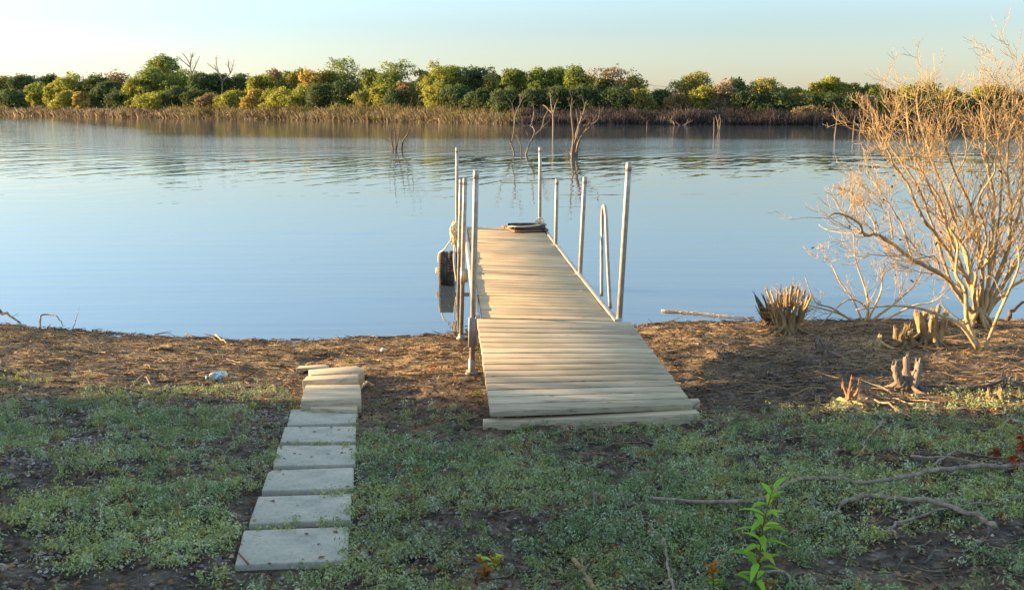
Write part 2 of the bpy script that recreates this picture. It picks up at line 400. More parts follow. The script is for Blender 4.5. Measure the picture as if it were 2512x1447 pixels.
# make the dock straight: fit the rows to one axis
def fit(rows):
    Y = np.array([r[1] for r in rows]); X = np.array([r[0] for r in rows]); k = np.polyfit(Y, X, 1)
    return k
kL, kR = fit(rowL), fit(rowR)
YR = [(a[1] + b[1]) / 2 for a, b in zip(rowL, rowR)]
print('dock rows', YR, 'widths', [np.polyval(kR, y) - np.polyval(kL, y) for y in YR])
def dock_xyz(s, Y, h=0.0):              # s 0 = left edge, 1 = right edge
    x = np.polyval(kL, Y) * (1 - s) + np.polyval(kR, Y) * s
    z = np.interp(Y, YR, DZ) * (1 - s) + np.interp(Y, YR, DZR) * s
    return np.array([x, Y, z + h])
dock = thing('dock', 'aluminium framed dock with worn wooden planks and tall posts running out into the lake', 'dock', (0.4, YR[0], 0))
for i in range(3):
    y0, y1 = YR[i] + 0.02, YR[i + 1] - 0.02
    n = int(round((y1 - y0) / 0.148)); mbp = MB(); st = (y1 - y0) / n
    for k in range(n):
        a, b_ = y0 + k * st + 0.008, y0 + (k + 1) * st - 0.008
        j = rng.uniform(-0.004, 0.004); jz = rng.uniform(-.0035, .0035)
        top = [dock_xyz(0.045 , a, jz), dock_xyz(0.955 + j, a, jz), dock_xyz(0.955 + j, b_, jz), dock_xyz(0.045, b_, jz)]
        slab(mbp, top, (0, 0, -0.035))
    sec = mbp.build('deck_section', M_DECK, dock, bevel=0.003)
    fr = MB()
    for s in (0.018, 0.982):
        p, q = dock_xyz(s, y0 - .01, 0.012), dock_xyz(s, y1 + .01, 0.012); hw = np.array([0.022, 0, 0])
        slab(fr, [p - hw, p + hw, q + hw, q - hw], (0, 0, -0.17))
    for Y in (y0 + .05, (y0 + y1) / 2, y1 - .05):
        p, q = dock_xyz(0.04, Y, -0.04), dock_xyz(0.96, Y, -0.04); hy = np.array([0, .02, 0])
        slab(fr, [p - hy, q - hy, q + hy, p + hy], (0, 0, -0.09))
    fr.build('side_frame', M_ALU, sec, bevel=0.003)
posts = [  # pixel top, pixel at the lower end, depth, radius
    (1168, 419, 1157, 930, YR[0] + 0.05, .0245), (1141, 438, 1131, 836, YR[1], .0245),
    (1131, 440, 1124, 735, YR[2], .0245), (1121, 363, 1121, 690, YR[3], .0245),
    (1543, 400, 1519, 782, YR[0] + .08, .0255), (1435, 435, 1423, 668, YR[1], .0245),
    (1366.5, 440, 1363, 598, YR[2], .0245), (1325, 362, 1324, 553, YR[3] - .05, .0245)]
for n_, (tx, ty, bx, by, Y, r) in enumerate(posts):
    T = at(tx, ty, Y); B = at(bx, by, Y); d = (B - T) / (T[2] - B[2])
    zb = zg0(B[0], B[1]) + 0.0
    E = T + d * (T[2] - zb)
    pm = MB(); tube(pm, [T, T + d * .3, E], r, sides=16)
    po = pm.build('post', M_ALU, dock, smooth=False)
    for p in po.data.polygons: p.use_smooth = len(p.vertices) == 4
    cm_ = MB(); tube(cm_, [T + d * -.004, T + d * .07], r + .0012, sides=16, cap=True); cp = cm_.build('post_cap', M_ALU, po, smooth=False)
    zd = float(np.interp(Y, YR, DZ if n_ < 4 else DZR))
    if n_ in (0,):
        sl = MB(); a = T + d * (T[2] - (zd - .0)); b_ = T + d * (T[2] - (zd - .27)); c = (a + b_) / 2
        box(sl, c, (.036, 0, 0), (0, .034, 0), (a - b_) / 2); sl.build('post_sleeve', M_STEEL, po, bevel=.008)
        sl = MB(); tube(sl, [E + np.array([0, 0, .14]), E + np.array([0, 0, -.02])], r + .006, sides=14); box(sl, E + np.array([0, 0, .02]), (.055, 0, 0), (0, .055, 0), (0, 0, .006))
        sl.build('foot_plate', M_ALU, po)
    else:
        sl = MB(); a = T + d * (T[2] - (zd + .02)); b_ = T + d * (T[2] - (zd - .16)); tube(sl, [a, b_], r + .005, sides=14)
        sgn = 1 if n_ < 4 else -1
        box(sl, (a + b_) / 2 + np.array([sgn * .03, 0, 0]), (.03, 0, 0), (0, .02, 0), (0, 0, .07))
        sl.build('post_sleeve', M_ALU, po, smooth=False)
    if n_ == 1:
        sl = MB(); tube(sl, [E + np.array([0, 0, .06]), E + np.array([0, 0, -.02])], r + .008, sides=14); box(sl, E + np.array([0, 0, .015]), (.05, 0, 0), (0, .05, 0), (0, 0, .006)); sl.build('foot_plate', M_ALU, po)
# ladder grab rail on the right edge
YA = onz(1497, 753, .84)[1]; YB = onz(1476, 722, .84)[1]
lp = [at(1497, 757, YA), at(1491, 640, YA), at(1487, 540, YA + .02), at(1484, 512, YA + .1), at(1482, 505, YA + .22), at(1479, 512, YB - .1), at(1477, 545, YB), at(1476, 640, YB), at(1476, 726, YB)]
lm = MB(); tube(lm, smooth_pts(lp, 6), .0165, sides=12); o = lm.build('ladder_rail', M_ALU, dock, smooth=True)
# wheel beside the dock, half under water
WZ = onz(1096, 693, 0)[1]; wc = at(1096, 690, WZ); wl = thing('axle_wheel_anchor', 'x', 'x'); bpy.data.objects.remove(wl)
RW = 0.30; cz = at(1096, 617, WZ)[2] - RW; cxw = wc[0]
def lathe_x(mb, prof, cx, cy, cz, n=40):  # profile of (x, radius)
    V = []; m_ = len(prof)
    for k in range(n):
        a = 2 * math.pi * k / n
        for (x, r) in prof: V.append((cx + x, cy + r * math.cos(a), cz + r * math.sin(a)))
    f = [(k * m_ + i, k * m_ + i + 1, ((k + 1) % n) * m_ + i + 1, ((k + 1) % n) * m_ + i) for k in range(n) for i in range(m_ - 1)]
    mb.add(V, f)
tm = MB(); h = .112
lathe_x(tm, [(-h + .02, .17), (-h, .20), (-h, .26), (-h + .025, RW - .012), (-.03, RW), (-.028, RW - .012), (-.018, RW - .012), (-.016, RW), (.016, RW), (.018, RW - .012), (.028, RW - .012), (.03, RW), (h - .025, RW - .012), (h, .26), (h, .20), (h - .02, .17), (-h + .02, .17)], cxw, WZ, cz)
for k in range(44):                      # tread blocks
    a = 2 * math.pi * k / 44
    for sx_ in (-1, 1):
        c = np.array([cxw + sx_ * .068, WZ + (RW + .001) * math.cos(a), cz + (RW + .001) * math.sin(a)])
        box(tm, c, (.032, 0, 0), (0, -math.sin(a + .12 * sx_) * .014, math.cos(a + .12 * sx_) * .014), (0, math.cos(a) * .007, math.sin(a) * .007))
wheel = tm.build('wheel', M_TYRE, dock)
hm = MB(); lathe_x(hm, [(-.06, 0), (-.07, .10), (-.09, .165), (.09, .165), (.07, .1), (.06, 0)], cxw, WZ, cz)
tube(hm, [(cxw - .17, WZ, cz - .0), (cxw + .35, WZ, cz)], .03, sides=14); tube(hm, [(cxw - .17, WZ, cz), (cxw - .12, WZ, cz)], .042, sides=14)
hm.build('hub', M_HUB, wheel)

# ramp
rmp = thing('ramp', 'gently sloping wooden ramp of pale new boards leading from the bank up to the dock', 'ramp', G(1450, 1020))
cTL, cTR = onz(1170, 781, .885), onz(1546, 789, .86)
cBL, cBR = onz(1202, 1009, .725), onz(1701, 991, .705)
def ramp_pt(s, t, h=0):                 # s across, t down the ramp
    a = cTL * (1 - t) + cBL * t; b_ = cTR * (1 - t) + cBR * t
    return a * (1 - s) + b_ * s + np.array([0, 0, h])
rb = MB(); nb = 16
edgesL = np.linspace(0, 1, nb + 1) ; 
for k in range(nb):
    t0, t1 = k / nb + .0045, (k + 1) / nb - .0045
    e0, e1 = rng.uniform(-.002, .002, 2); jz = rng.uniform(-.0015, .0015)
    if k == nb - 1: t1 += .004
    slab(rb, [ramp_pt(e0, t1, jz), ramp_pt(1 + e1, t1, jz), ramp_pt(1 + e1, t0, jz), ramp_pt(e0, t0, jz)], (0, 0, -.038))
rb.build('board_deck', M_RAMP, rmp, bevel=.002)
for s in (.06, .5, .94):
    sb_ = MB(); a, b_ = ramp_pt(s, .03, -.04), ramp_pt(s, .93, -.04); hx = np.array([.02, 0, 0])
    slab(sb_, [b_ - hx, b_ + hx, a + hx, a - hx], (0, 0, -.10)); sb_.build('stringer', M_RAMP, rmp, bevel=.003)
tb = MB(); a, b_ = G(1187, 1057), G(1716, 1033); d = (b_ - a) / np.linalg.norm(b_ - a); bk = np.array([-d[1], d[0], 0]) * .085; u = np.array([0, 0, .055]); a = a + [0, 0, -.02]; b_ = b_ + [0, 0, -.02]; u = u + [0, 0, .022]
slab(tb, [a + u, b_ + u, b_ + u + bk, a + u + bk], (0, 0, -.09))
o = tb.build('timber', M_RAMP, origin=a, bevel=.0025); set_props(o, 'long square timber lying on the ground in front of the ramp foot', 'timber')
tb = MB(); a, b_ = G(1660, 1003), G(1717, 1000); bk = np.array([0, .07, 0]); u = np.array([0, 0, .05])
slab(tb, [a + u, b_ + u, b_ + u + bk, a + u + bk], (0, 0, -.07)); set_props(tb.build('wood_block', M_RAMP, origin=a, bevel=.004), 'small wooden block under the right corner of the ramp foot', 'block')

# things at the far end of the dock
YE = YR[3]
def de(px, py, h): return onz(px, py, .86 + h)
bm_ = MB(); slab(bm_, [de(1262, 567, .03), de(1346, 563, .03), de(1335, 555, .03), de(1230, 553, .03)], (0, 0, -.022))
set_props(bm_.build('board', M_REDWOOD, origin=de(1290, 560, .02), bevel=.003), 'reddish brown board lying across the far end of the dock', 'board')
bl = MB()
for k, (a, b_) in enumerate([((1246, 553), (1334, 553)), ((1254, 557), (1338, 557)), ((1262, 561), (1336, 560))]):
    p, q = de(*a, .05), de(*b_, .05); pts = smooth_pts([p, p * .66 + q * .34 + [0, 0, .006], p * .3 + q * .7, q], 3); tube(bl, pts, .034, .036, sides=9, lump=.08)
set_props(bl.build('rolled_mat', M_TARP, origin=de(1290, 557, .04), smooth=True), 'black rolled mat lying on the reddish board at the dock end', 'mat')
def rope_knot(mb, c, R_, n, rr):
    for k in range(n):
        ax = rng.normal(size=3); ax /= np.linalg.norm(ax); u_ = np.cross(ax, [0, 0, 1.]); u_ /= np.linalg.norm(u_) + 1e-9; v_ = np.cross(ax, u_)
        th = np.linspace(0, 2 * math.pi, 15); cc = c + rng.normal(size=3) * R_ * .45
        P = cc + (np.cos(th)[:, None] * u_ + np.sin(th)[:, None] * v_) * R_ * rng.uniform(.6, 1.1); tube(mb, P, rr, sides=6, cap=False)
kn = MB(); rope_knot(kn, de(1325, 552, .07), .05, 9, .009); tube(kn, smooth_pts([de(1325, 552, .1), de(1285, 556, .1), de(1250, 556, .09), de(1247, 560, .03)], 5), .008, sides=6)
set_props(kn.build('rope_knot', M_ROPE, origin=de(1325, 552, .07), smooth=True), 'knotted pale rope wrapped round the foot of the far right post', 'rope')
rp = MB(); Y4 = YE - .15
for k in range(11):
    x = 1116 + rng.uniform(-4, 4); y0_ = 548 + rng.uniform(-6, 8); y1_ = rng.uniform(575, 606)
    w_ = rng.uniform(3, 8); Yk = Y4 + rng.uniform(-.1, .1)
    P = [at(x, y0_, Yk), at(x - w_, (y0_ * .7 + y1_ * .3), Yk), at(x - w_ * .3, y1_, Yk), at(x + w_ * .6, (y0_ * .4 + y1_ * .6), Yk), at(x, y0_, Yk)]
    tube(rp, smooth_pts(P, 6), .011, sides=6)
for k in range(5):
    yy = 545 + k * 4.2; c = at(1121, yy, YE); th = np.linspace(0, 2 * math.pi, 17)
    tube(rp, c + np.stack([np.cos(th) * .036, np.sin(th) * .036, th * .002], 1), .010, sides=6, cap=False)
P = [at(1112, 580, Y4), at(1104, 592, Y4 - .05), at(1090, 612, Y4 - .1), at(1077, 622, WZ), at(1075, 643, WZ - .02)]
tube(rp, smooth_pts(P, 6), .010, sides=6)
P = [at(1114, 596, Y4), at(1113, 640, Y4 - .2), at(1119, 690, Y4 - .4)]
tube(rp, smooth_pts(P, 6), .010, sides=6)
set_props(rp.build('rope_coil', M_ROPE, origin=at(1116, 560, Y4), smooth=True), 'bundle of pale rope on the far left post, one end over the wheel', 'rope')

# ------------------------------------------------------------------ pavers and step boards
def cp(x, y): return (500 + x / 2.383, 840 + y / 2.383)
pav = [
    ([(180, 1297), (845, 1268), (847, 1072), (233, 1095)], 'nearest and largest concrete paver, with a thin red strip across its left corner'),
    ([(262, 1056), (858, 1030), (862, 882), (318, 897)], 'second concrete paver from the viewer, with a dark speck near its left side'),
    ([(338, 862), (873, 850), (876, 728), (400, 745), (372, 762)], 'third concrete paver from the viewer, with its far left corner cut off'),
    ([(405, 718), (885, 708), (887, 597), (433, 600)], 'fourth concrete paver from the viewer, pale blue grey and square cut'),
    ([(445, 580), (887, 575), (889, 488), (472, 492)], 'fifth concrete paver from the viewer, with weeds along its near edge'),
    ([(487, 480), (888, 466), (893, 388), (508, 392)], 'sixth and farthest full concrete paver, just before the wooden steps')]
for pts, lab in pav:
    T = [G(*cp(*p), h=.022) for p in pts]; m_ = MB(); slab(m_, T, (0, 0, -.06))
    o = m_.build('paver', M_CONC, origin=T[0], bevel=.007); set_props(o, lab, 'paver', 'concrete pavers leading down the bank')
    if 'red strip' in lab:
        s_ = MB(); a, b_ = G(*cp(203, 1225), h=.026), G(*cp(262, 1292), h=.026); d = (b_ - a); nrm = np.array([-d[1], d[0], 0]); nrm = nrm / np.linalg.norm(nrm) * .003
        slab(s_, [a - nrm, b_ - nrm, b_ + nrm, a + nrm], (0, 0, -.004)); s_.build('red_strip', simple('red_stain', (.25, .09, .05), .8), o)
brd = [
    ([(622, 384), (893, 392), (898, 366), (630, 346)], .05, 'short pale board slipped at an angle behind the sixth paver', None),
    ([(568, 340), (918, 327), (919, 282), (583, 284)], .095, 'front board of the doubled wooden step between paver and thick block', None),
    ([(583, 282), (919, 280), (914, 246), (597, 249)], .09, 'rear board of the doubled wooden step between paver and thick block', None),
    ([(577, 222), (900, 206), (903, 184), (602, 196)], .12, 'thick squared wooden block standing behind the doubled step', None),
    ([(622, 190), (938, 163), (893, 134), (612, 160)], .10, 'sunlit tilted board, topmost of the wooden step pile', None),
    ([(540, 150), (735, 143), (712, 126), (560, 137)], .035, 'thin grey scrap board half under the back of the step pile', None)]
for pts, hh, lab, gg in brd:
    T = [G(*cp(*p), h=hh) for p in pts]; m_ = MB(); slab(m_, T, (0, 0, -(hh + .02) if hh > .04 else -.03))
    o = m_.build('step_board', M_RAMP, origin=T[0], bevel=.004); set_props(o, lab, 'board', 'wooden boards forming steps at the end of the pavers')

# plastic bottle
c0 = G(508, 926, .03); c1 = G(556, 920, .03)
M_PLAS, nt_, b_ = mat('clear_dirty_plastic'); b_.inputs['Base Color'].default_value = (.55, .5, .38, 1); b_.inputs['Roughness'].default_value = .35; b_.inputs['Transmission Weight'].default_value = .3
bt = thing('plastic_bottle', 'crushed plastic bottle with pale blue label lying on the mud', 'bottle', c0)
d = (c1 - c0); L_ = np.linalg.norm(d)
def bt_p(t): return c0 + d * t
m_ = MB(); ts = [0, .03, .1, .22, .3, .75, .8, .96, 1]; rr = [.012, .014, .014, .036, .04, .038, .041, .038, .02]
tube(m_, [bt_p(t) for t in ts], 0, rad=rr, sides=16, lump=.03); m_.build('bottle_body', M_PLAS, bt, smooth=True)
m_ = MB(); tube(m_, [bt_p(t) for t in (.3, .45, .6, .72)], .0425, .0415, sides=16, lump=.02, cap=False)
ml, nt_, b_ = mat('blue_label'); r_ = ramp(nt_, noise(nt_, coords(nt_, (1, 1, 1)), 30, 1), [(.45, (.55, .66, .72)), (.52, (.10, .30, .45))]); lk(nt_, r_.outputs[0], b_.inputs['Base Color']); m_.build('label', ml, bt, smooth=True)
m_ = MB(); tube(m_, [bt_p(-.05), bt_p(.05)], .016, sides=14); m_.build('cap', simple('teal_cap', (.05, .25, .28), .5), bt)

# ------------------------------------------------------------------ branching wood
def wander(start, d, L, n, jit, up=0.0):
    P = [np.array(start, float)]; d = np.array(d, float); d /= np.linalg.norm(d)
    for i in range(n):
        d = d + rng.normal(size=3) * jit + np.array([0, 0, up]); d /= np.linalg.norm(d); P.append(P[-1] + d * L / n)
    return np.array(P)
def grow(mb, start, d, L, r, lvl, col, jit=.13, up=.06, kids=(6, 5, 4), spread=.75, tmb=None, sides=(7, 5, 4, 3)):
    n = max(4, int(5 + L * 3)); P = wander(start, d, L, n, jit, up)
    k = len(kids) - lvl; depth = max(0, min(3, 3 - lvl))
    tgt = mb if (tmb is None or lvl >= len(kids) - 0) else tmb
    tube(tgt, P, r, max(r * .4, .0018), sides=sides[depth], col=col * rng.uniform(.55, 1.2), cap=False, lump=.06 if depth < 2 else 0)
    sprout(mb, P, L, r, lvl, col, jit, up, kids, spread, tmb, sides)
def sprout(mb, P, L, r, lvl, col, jit=.13, up=.06, kids=(6, 5, 4), spread=.75, tmb=None, sides=(7, 5, 4, 3), f0=.25):
    if lvl <= 0: return
    nk = kids[len(kids) - lvl] if len(kids) - lvl < len(kids) else 0
    nk = max(1, int(rng.poisson(nk))); n = len(P) - 1
    for _ in range(nk):
        t = rng.uniform(f0, .97) * n; i = min(int(t), n - 1); p = P[i] + (P[i + 1] - P[i]) * (t - i)
        td = P[i + 1] - P[i]; td /= np.linalg.norm(td) + 1e-9
        q = rng.normal(size=3); q -= td * np.dot(q, td); q /= np.linalg.norm(q)
        nd = td * (1 - spread * .4) + q * spread * rng.uniform(.5, 1.1)
        grow(mb, p, nd, L * rng.uniform(.38, .62) * (1.2 - .5 * t / n), max(r * (1 - .6 * t / n) * rng.uniform(.42, .62), .0022), lvl - 1, col, jit, up, kids, spread, tmb, sides)
def pxline(pts, Y, depth=0.0, bend=0.0):   # pixel trace -> 3D line standing at distance Y, wandering in depth
    k = len(pts); dy = np.cumsum(rng.normal(size=k) * depth); dy -= dy[0]
    return [at(p[0], p[1], Y + dy[i] + bend * i / max(1, k - 1)) for i, p in enumerate(pts)]

TAN = np.array([.54, .39, .20]); GREYW = np.array([.26, .21, .17]); BROWN = np.array([.20, .13, .08])
# ---- main dead shrub on the right
bs = G(2395, 800); YB0 = bs[1]
sh = thing('dead_shrub', 'large leafless many stemmed shrub glowing tan in the sun at the right water edge', 'shrub', bs)
trk = MB(); twg = MB()
low = [  # traced main limbs: pixel points, depth drift, thickness
    ([(2400, 790), (2350, 720), (2310, 672), (2240, 640), (2190, 600), (2150, 575), (2120, 578), (2105, 545), (2060, 525), (2030, 530)], -.5, .038),
    ([(2395, 790), (2380, 700), (2340, 640), (2300, 580), (2255, 520), (2225, 450), (2190, 400), (2160, 330), (2130, 300)], -.3, .032),
    ([(2400, 790), (2385, 700), (2370, 620), (2330, 560), (2300, 480), (2260, 420), (2230, 330), (2222, 230)], .1, .03),
    ([(2405, 790), (2410, 690), (2400, 600), (2385, 520), (2350, 440), (2320, 360), (2300, 290), (2290, 250)], .3, .03),
    ([(2405, 790), (2425, 700), (2430, 600), (2440, 500), (2420, 400), (2418, 320), (2405, 250)], -.2, .034),
    ([(2410, 790), (2440, 700), (2470, 620), (2480, 520), (2470, 420), (2480, 300), (2488, 210)], .2, .034),
    ([(2410, 790), (2450, 710), (2500, 640), (2540, 540), (2560, 430), (2570, 300)], -.4, .032),
    ([(2410, 790), (2460, 720), (2540, 660), (2620, 560), (2680, 460)], .3, .03),
    ([(2405, 790), (2400, 740), (2420, 640), (2460, 560), (2500, 480), (2530, 380), (2540, 290)], .6, .028),
    ([(2400, 790), (2370, 740), (2350, 690), (2330, 620), (2345, 540), (2330, 460), (2370, 380), (2360, 300)], .6, .026),
    ([(2400, 790), (2390, 720), (2400, 650), (2420, 580), (2400, 500), (2440, 420), (2450, 330)], -.6, .026),
    ([(2408, 790), (2428, 750), (2470, 680), (2512, 600), (2580, 520), (2640, 400)], .8, .028),
    ([(2330, 690), (2290, 560), (2240, 440), (2170, 340), (2150, 270)], .2, .02),
    ([(2360, 660), (2300, 500), (2240, 380), (2205, 290)], -.3, .018),
    ([(2385, 700), (2350, 560), (2290, 400), (2250, 270), (2255, 210)], .3, .02),
    ([(2420, 720), (2450, 560), (2455, 400), (2440, 270), (2450, 190)], .1, .02),
    ([(2430, 720), (2490, 560), (2510, 400), (2512, 250), (2500, 160)], .2, .02),
    ([(2150, 575), (2130, 520), (2085, 470), (2050, 480), (2020, 470)], -.1, .01),
    ([(2240, 640), (2215, 560), (2180, 500), (2150, 455), (2130, 420), (2115, 350)], -.2, .014),
    ([(2310, 672), (2290, 630), (2215, 640), (2170, 625)], -.3, .012),
    ([(2190, 600), (2180, 520), (2140, 470), (2100, 450)], .2, .011)]
for pts, bend, r in low:
    P = smooth_pts(pxline(pts, YB0 + .05, .06, bend), 4)
    P = P + rng.normal(size=P.shape) * .006
    tube(trk, P, r * .88, r * .2, sides=8, col=TAN * rng.uniform(.65, 1.1), lump=.09, cap=False)
    L = np.linalg.norm(np.diff(P, axis=0), axis=1).sum()
    sprout(twg, P, L * .58, r * .52, 3, TAN, .12, .09, (14, 5, 2), .75, None, f0=.16)
for k in range(16):                      # root flare
    a = rng.uniform(0, 2 * math.pi); d = np.array([math.cos(a), math.sin(a) * .7, -.15])
    P = wander(bs + [0, 0, .22], d * .5 + np.array([0, 0, -.6]), .42, 6, .15); tube(trk, P, .03, .012, sides=6, col=TAN * .8, lump=.1)
trk.build('trunk', M_BARK, sh, smooth=True); twg.build('twigs', M_TWIG, sh, smooth=True)
for pts in ([(2405, 260), (2400, 200), (2380, 150)], [(2480, 230), (2500, 150), (2505, 85)], [(2222, 240), (2240, 180), (2262, 135)], [(2222, 260), (2200, 190), (2190, 150)], [(2290, 260), (2285, 200), (2282, 175)], [(2350, 300), (2345, 220), (2340, 180)], [(2130, 330), (2160, 280), (2165, 260)], [(2405, 230), (2430, 180), (2450, 135)], [(2340, 320), (2370, 240), (2400, 210)]):
    P = smooth_pts(pxline(pts, YB0, .05), 4); tube(twg, P, .007, .002, sides=4, col=TAN, cap=False); sprout(twg, P, .5, .005, 1, TAN, .1, .08, (5,), .5)
lv = MB()
for k in range(70):
    p = bs + np.array([rng.normal() * .9 - .2, rng.normal() * .7, rng.uniform(.5, 2.6)])
    leaf(lv, p, rng.normal(size=3) + [0, 0, -.8], np.array([.3, .9, .2]), rng.uniform(.03, .06), .012, np.array([.16, .07, .04]) * rng.uniform(.7, 1.6), .2)
lv.build('dry_leaves', M_LEAF, sh)

def shrub_px(name, label, cat, basepx, traces, Y=None, col=TAN, kids=(4, 3), up=.05, rtw=.6, group=None):
    b0 = G(*basepx) if Y is None else at(basepx[0], basepx[1], Y)
    Y0 = b0[1]; t_ = thing(name, label, cat, b0, group); a_ = MB(); w_ = MB()
    for pts, bend, r in traces:
        P = smooth_pts(pxline(pts, Y0, .02 * Y0 / 10, bend), 4); sc = np.linalg.norm(np.diff(P, axis=0), axis=1).sum()
        tube(a_, P, r, r * .25, sides=7, col=col * rng.uniform(.85, 1.15), lump=.05, cap=True)
        if kids: sprout(w_, P, sc * .8, r * rtw, len(kids), col, .12, up, kids, .8, None, (6, 4, 3, 3))
    a_.build('trunk', M_BARK, t_, smooth=True)
    if w_.n: w_.build('twigs', M_TWIG, t_, smooth=True)
    return t_
# front stems of a second plant, at the right
shrub_px('dead_shrub', 'crooked pale stems rising from the mud in front of the large dead shrub', 'shrub', (2405, 860),
    [([(2405, 862), (2390, 830), (2372, 780), (2368, 710), (2345, 670), (2350, 600), (2330, 560)], .1, .03),
     ([(2415, 862), (2430, 820), (2450, 770), (2490, 680), (2500, 640), (2495, 590)], -.1, .02),
     ([(2400, 858), (2360, 800), (2310, 775), (2250, 755), (2180, 750), (2100, 760)], -.1, .024),
     ([(2420, 862), (2450, 850), (2490, 845)], -.1, .016), ([(2395, 862), (2365, 868), (2340, 872)], -.1, .016), ([(2405, 862), (2420, 880)], -.1, .016)], kids=(3, 3, 2))
shrub_px('dead_shrub', 'low sprawling bare shrub with thin pale branches between cut stump and large shrub', 'shrub', (2120, 790),
    [([(2120, 800), (2130, 750), (2120, 700), (2100, 640), (2092, 560)], .1, .018),
     ([(2118, 800), (2080, 780), (2040, 755), (2000, 740), (1975, 680)], -.2, .018),
     ([(2122, 800), (2160, 770), (2200, 740), (2250, 690), (2262, 640)], .1, .02),
     ([(2115, 800), (2060, 770), (1990, 750), (1960, 740)], .2, .016),
     ([(2120, 800), (2170, 785), (2240, 750), (2290, 740), (2340, 700)], -.2, .018),
     ([(2118, 795), (2095, 740), (2060, 690), (2040, 650), (2020, 625)], .1, .014),
     ([(2118, 795), (2130, 760), (2080, 735), (2010, 800), (1998, 810)], -.3, .014),
     ([(2125, 795), (2160, 720), (2170, 670), (2230, 640)], .3, .014)], kids=(5, 4, 2), col=TAN * 1.1)

# ---- stumps
def stump(label, basepx, H, n, spread, r, nroot=7, col=TAN, lean=0., group='cut stumps on the shore', name='stump', cut=True, Lr=.35, rb=1.0):
    b0 = G(*basepx); t_ = thing(name, label, 'stump', b0, group); m_ = MB()
    for k in range(n):
        a = 2 * math.pi * (k + rng.uniform(-.3, .3)) / n; q = rng.uniform(.25, 1)
        d = np.array([math.cos(a) * spread * q + lean, math.sin(a) * spread * q, 1.0]); h = H * rng.uniform(.6, 1.05)
        st = b0 + np.array([math.cos(a) * r * 1.2 * rb * q, math.sin(a) * r * 1.2 * rb * q, -.05])
        P = wander(st, d, h + .05, 5, .13, .06); rr = r * rng.uniform(.6, 1.05)
        c_ = MB(); tube(c_, smooth_pts(P, 2), rr * 1.25, rr * (.7 if cut else .12), sides=8, col=col * rng.uniform(.8, 1.15), lump=.15)
        if cut:
            for _ in range(7): aa = rng.uniform(0, 6.28); q0 = P[-1] + np.array([math.cos(aa), math.sin(aa), 0]) * rr * .5; tube(c_, [q0 - [0, 0, .03], q0 + rng.normal(size=3) * .006 + [0, 0, rng.uniform(.01, .05)]], rr * .22, .001, sides=4, col=col * rng.uniform(.7, 1.5))
        if cut: tube(c_, [P[-1], P[-1] + (P[-1] - P[-2]) * .04], rr * .62, rr * .5, sides=7, col=col * 1.45)
        c_.build('stem', M_BARK, t_, smooth=True)
    tube(m_, [b0 + [0, 0, -.05], b0 + [0, 0, H * .2], b0 + [0, 0, H * .42]], 0, rad=[r * 2.6 * rb, r * 1.7 * rb, r * 1.1 * rb], sides=9, col=col * .7, lump=.12)
    for k in range(nroot):
        a = 2 * math.pi * (k + rng.uniform(-.4, .4)) / nroot; L = Lr * rng.uniform(.5, 1.2)
        xs = np.linspace(0, 1, 7); P = []
        for t in xs:
            x = b0[0] + math.cos(a) * (r + L * t); y = b0[1] + math.sin(a) * (r + L * t) + .03 * math.sin(t * 5 + k)
            P.append((x, y, zg(x, y) + H * .38 * (1 - t) ** 3 * .9 - .01 * t))
        tube(m_, P, r * .6 * rb ** .5, r * .16, sides=6, col=col * rng.uniform(.65, 1.0), lump=.1)
    m_.build('root_base', M_BARK, t_, smooth=True)
    return t_
s1 = stump('spiky cut stump bristling with many short sunlit stems at the water edge', (1932, 818), .54, 30, .42, .020, 16, TAN * .62, Lr=.45, rb=3.2)
bb = MB(); b0_ = G(1932, 815)
for k in range(110):
    a = rng.uniform(0, 6.28); st_ = b0_ + np.array([math.cos(a) * .07, math.sin(a) * .07, rng.uniform(.05, .35)])
    tube(bb, wander(st_, (math.cos(a) * rng.uniform(.3, 1.4), math.sin(a), rng.uniform(-.1, 1.1)), rng.uniform(.12, .34), 4, .15), rng.uniform(.003, .008), .0015, sides=4, col=TAN * rng.uniform(.5, 1.1), cap=False)
bb.build('side_twigs', M_TWIG, s1, smooth=True)
stump('dark rootwad with thorny spikes leaning out over the water left of the spiky stump', (1897, 800), .52, 16, .6, .024, 4, BROWN * .5, -.25, name='root_wad', cut=False, group='x')['group'] = 'cut stumps on the shore'
stump('small grey shaded stump of twisted stems, nearest behind the ramp corner shade', (2020, 868), .17, 9, .5, .020, 7, GREYW)
stump('single short post like stump in the shade left of the gnarled stump', (2150, 850), .14, 1, .1, .032, 3, TAN)
stump('gnarled sunlit stump with four thick upright stems beside the large shrub', (2278, 848), .44, 7, .24, .042, 12, TAN * .6, rb=1.35)
stump('low knotty stump just left of the gnarled stump', (2222, 850), .24, 5, .3, .045, 8, TAN * .5, rb=1.2)
stump('grey brown three pronged stump alone in the middle of the mud at right', (2225, 952), .24, 4, .32, .040, 9, GREYW * .95, Lr=.26)
stump('dark splayed stump near the right edge with roots to the left', (2462, 950), .14, 3, .8, .026, 8, GREYW * .8)
stump('little pale sawn stump near the right edge below the splayed stump', (2444, 985), .07, 4, .3, .022, 5, TAN * .9, Lr=.15)
stump('small reddish splintered stump left of the three pronged stump', (2085, 985), .16, 4, .5, .016, 7, np.array([.38, .20, .11]), Lr=.2)
stump('shaded low stump hidden among twigs right of the ramp', (1885, 925), .07, 4, .5, .020, 6, GREYW * .7, Lr=.2)
stump('thin broken stub standing in the grass edge right of the ramp foot', (1998, 1015), .10, 2, .2, .010, 3, TAN * .8, Lr=.1)

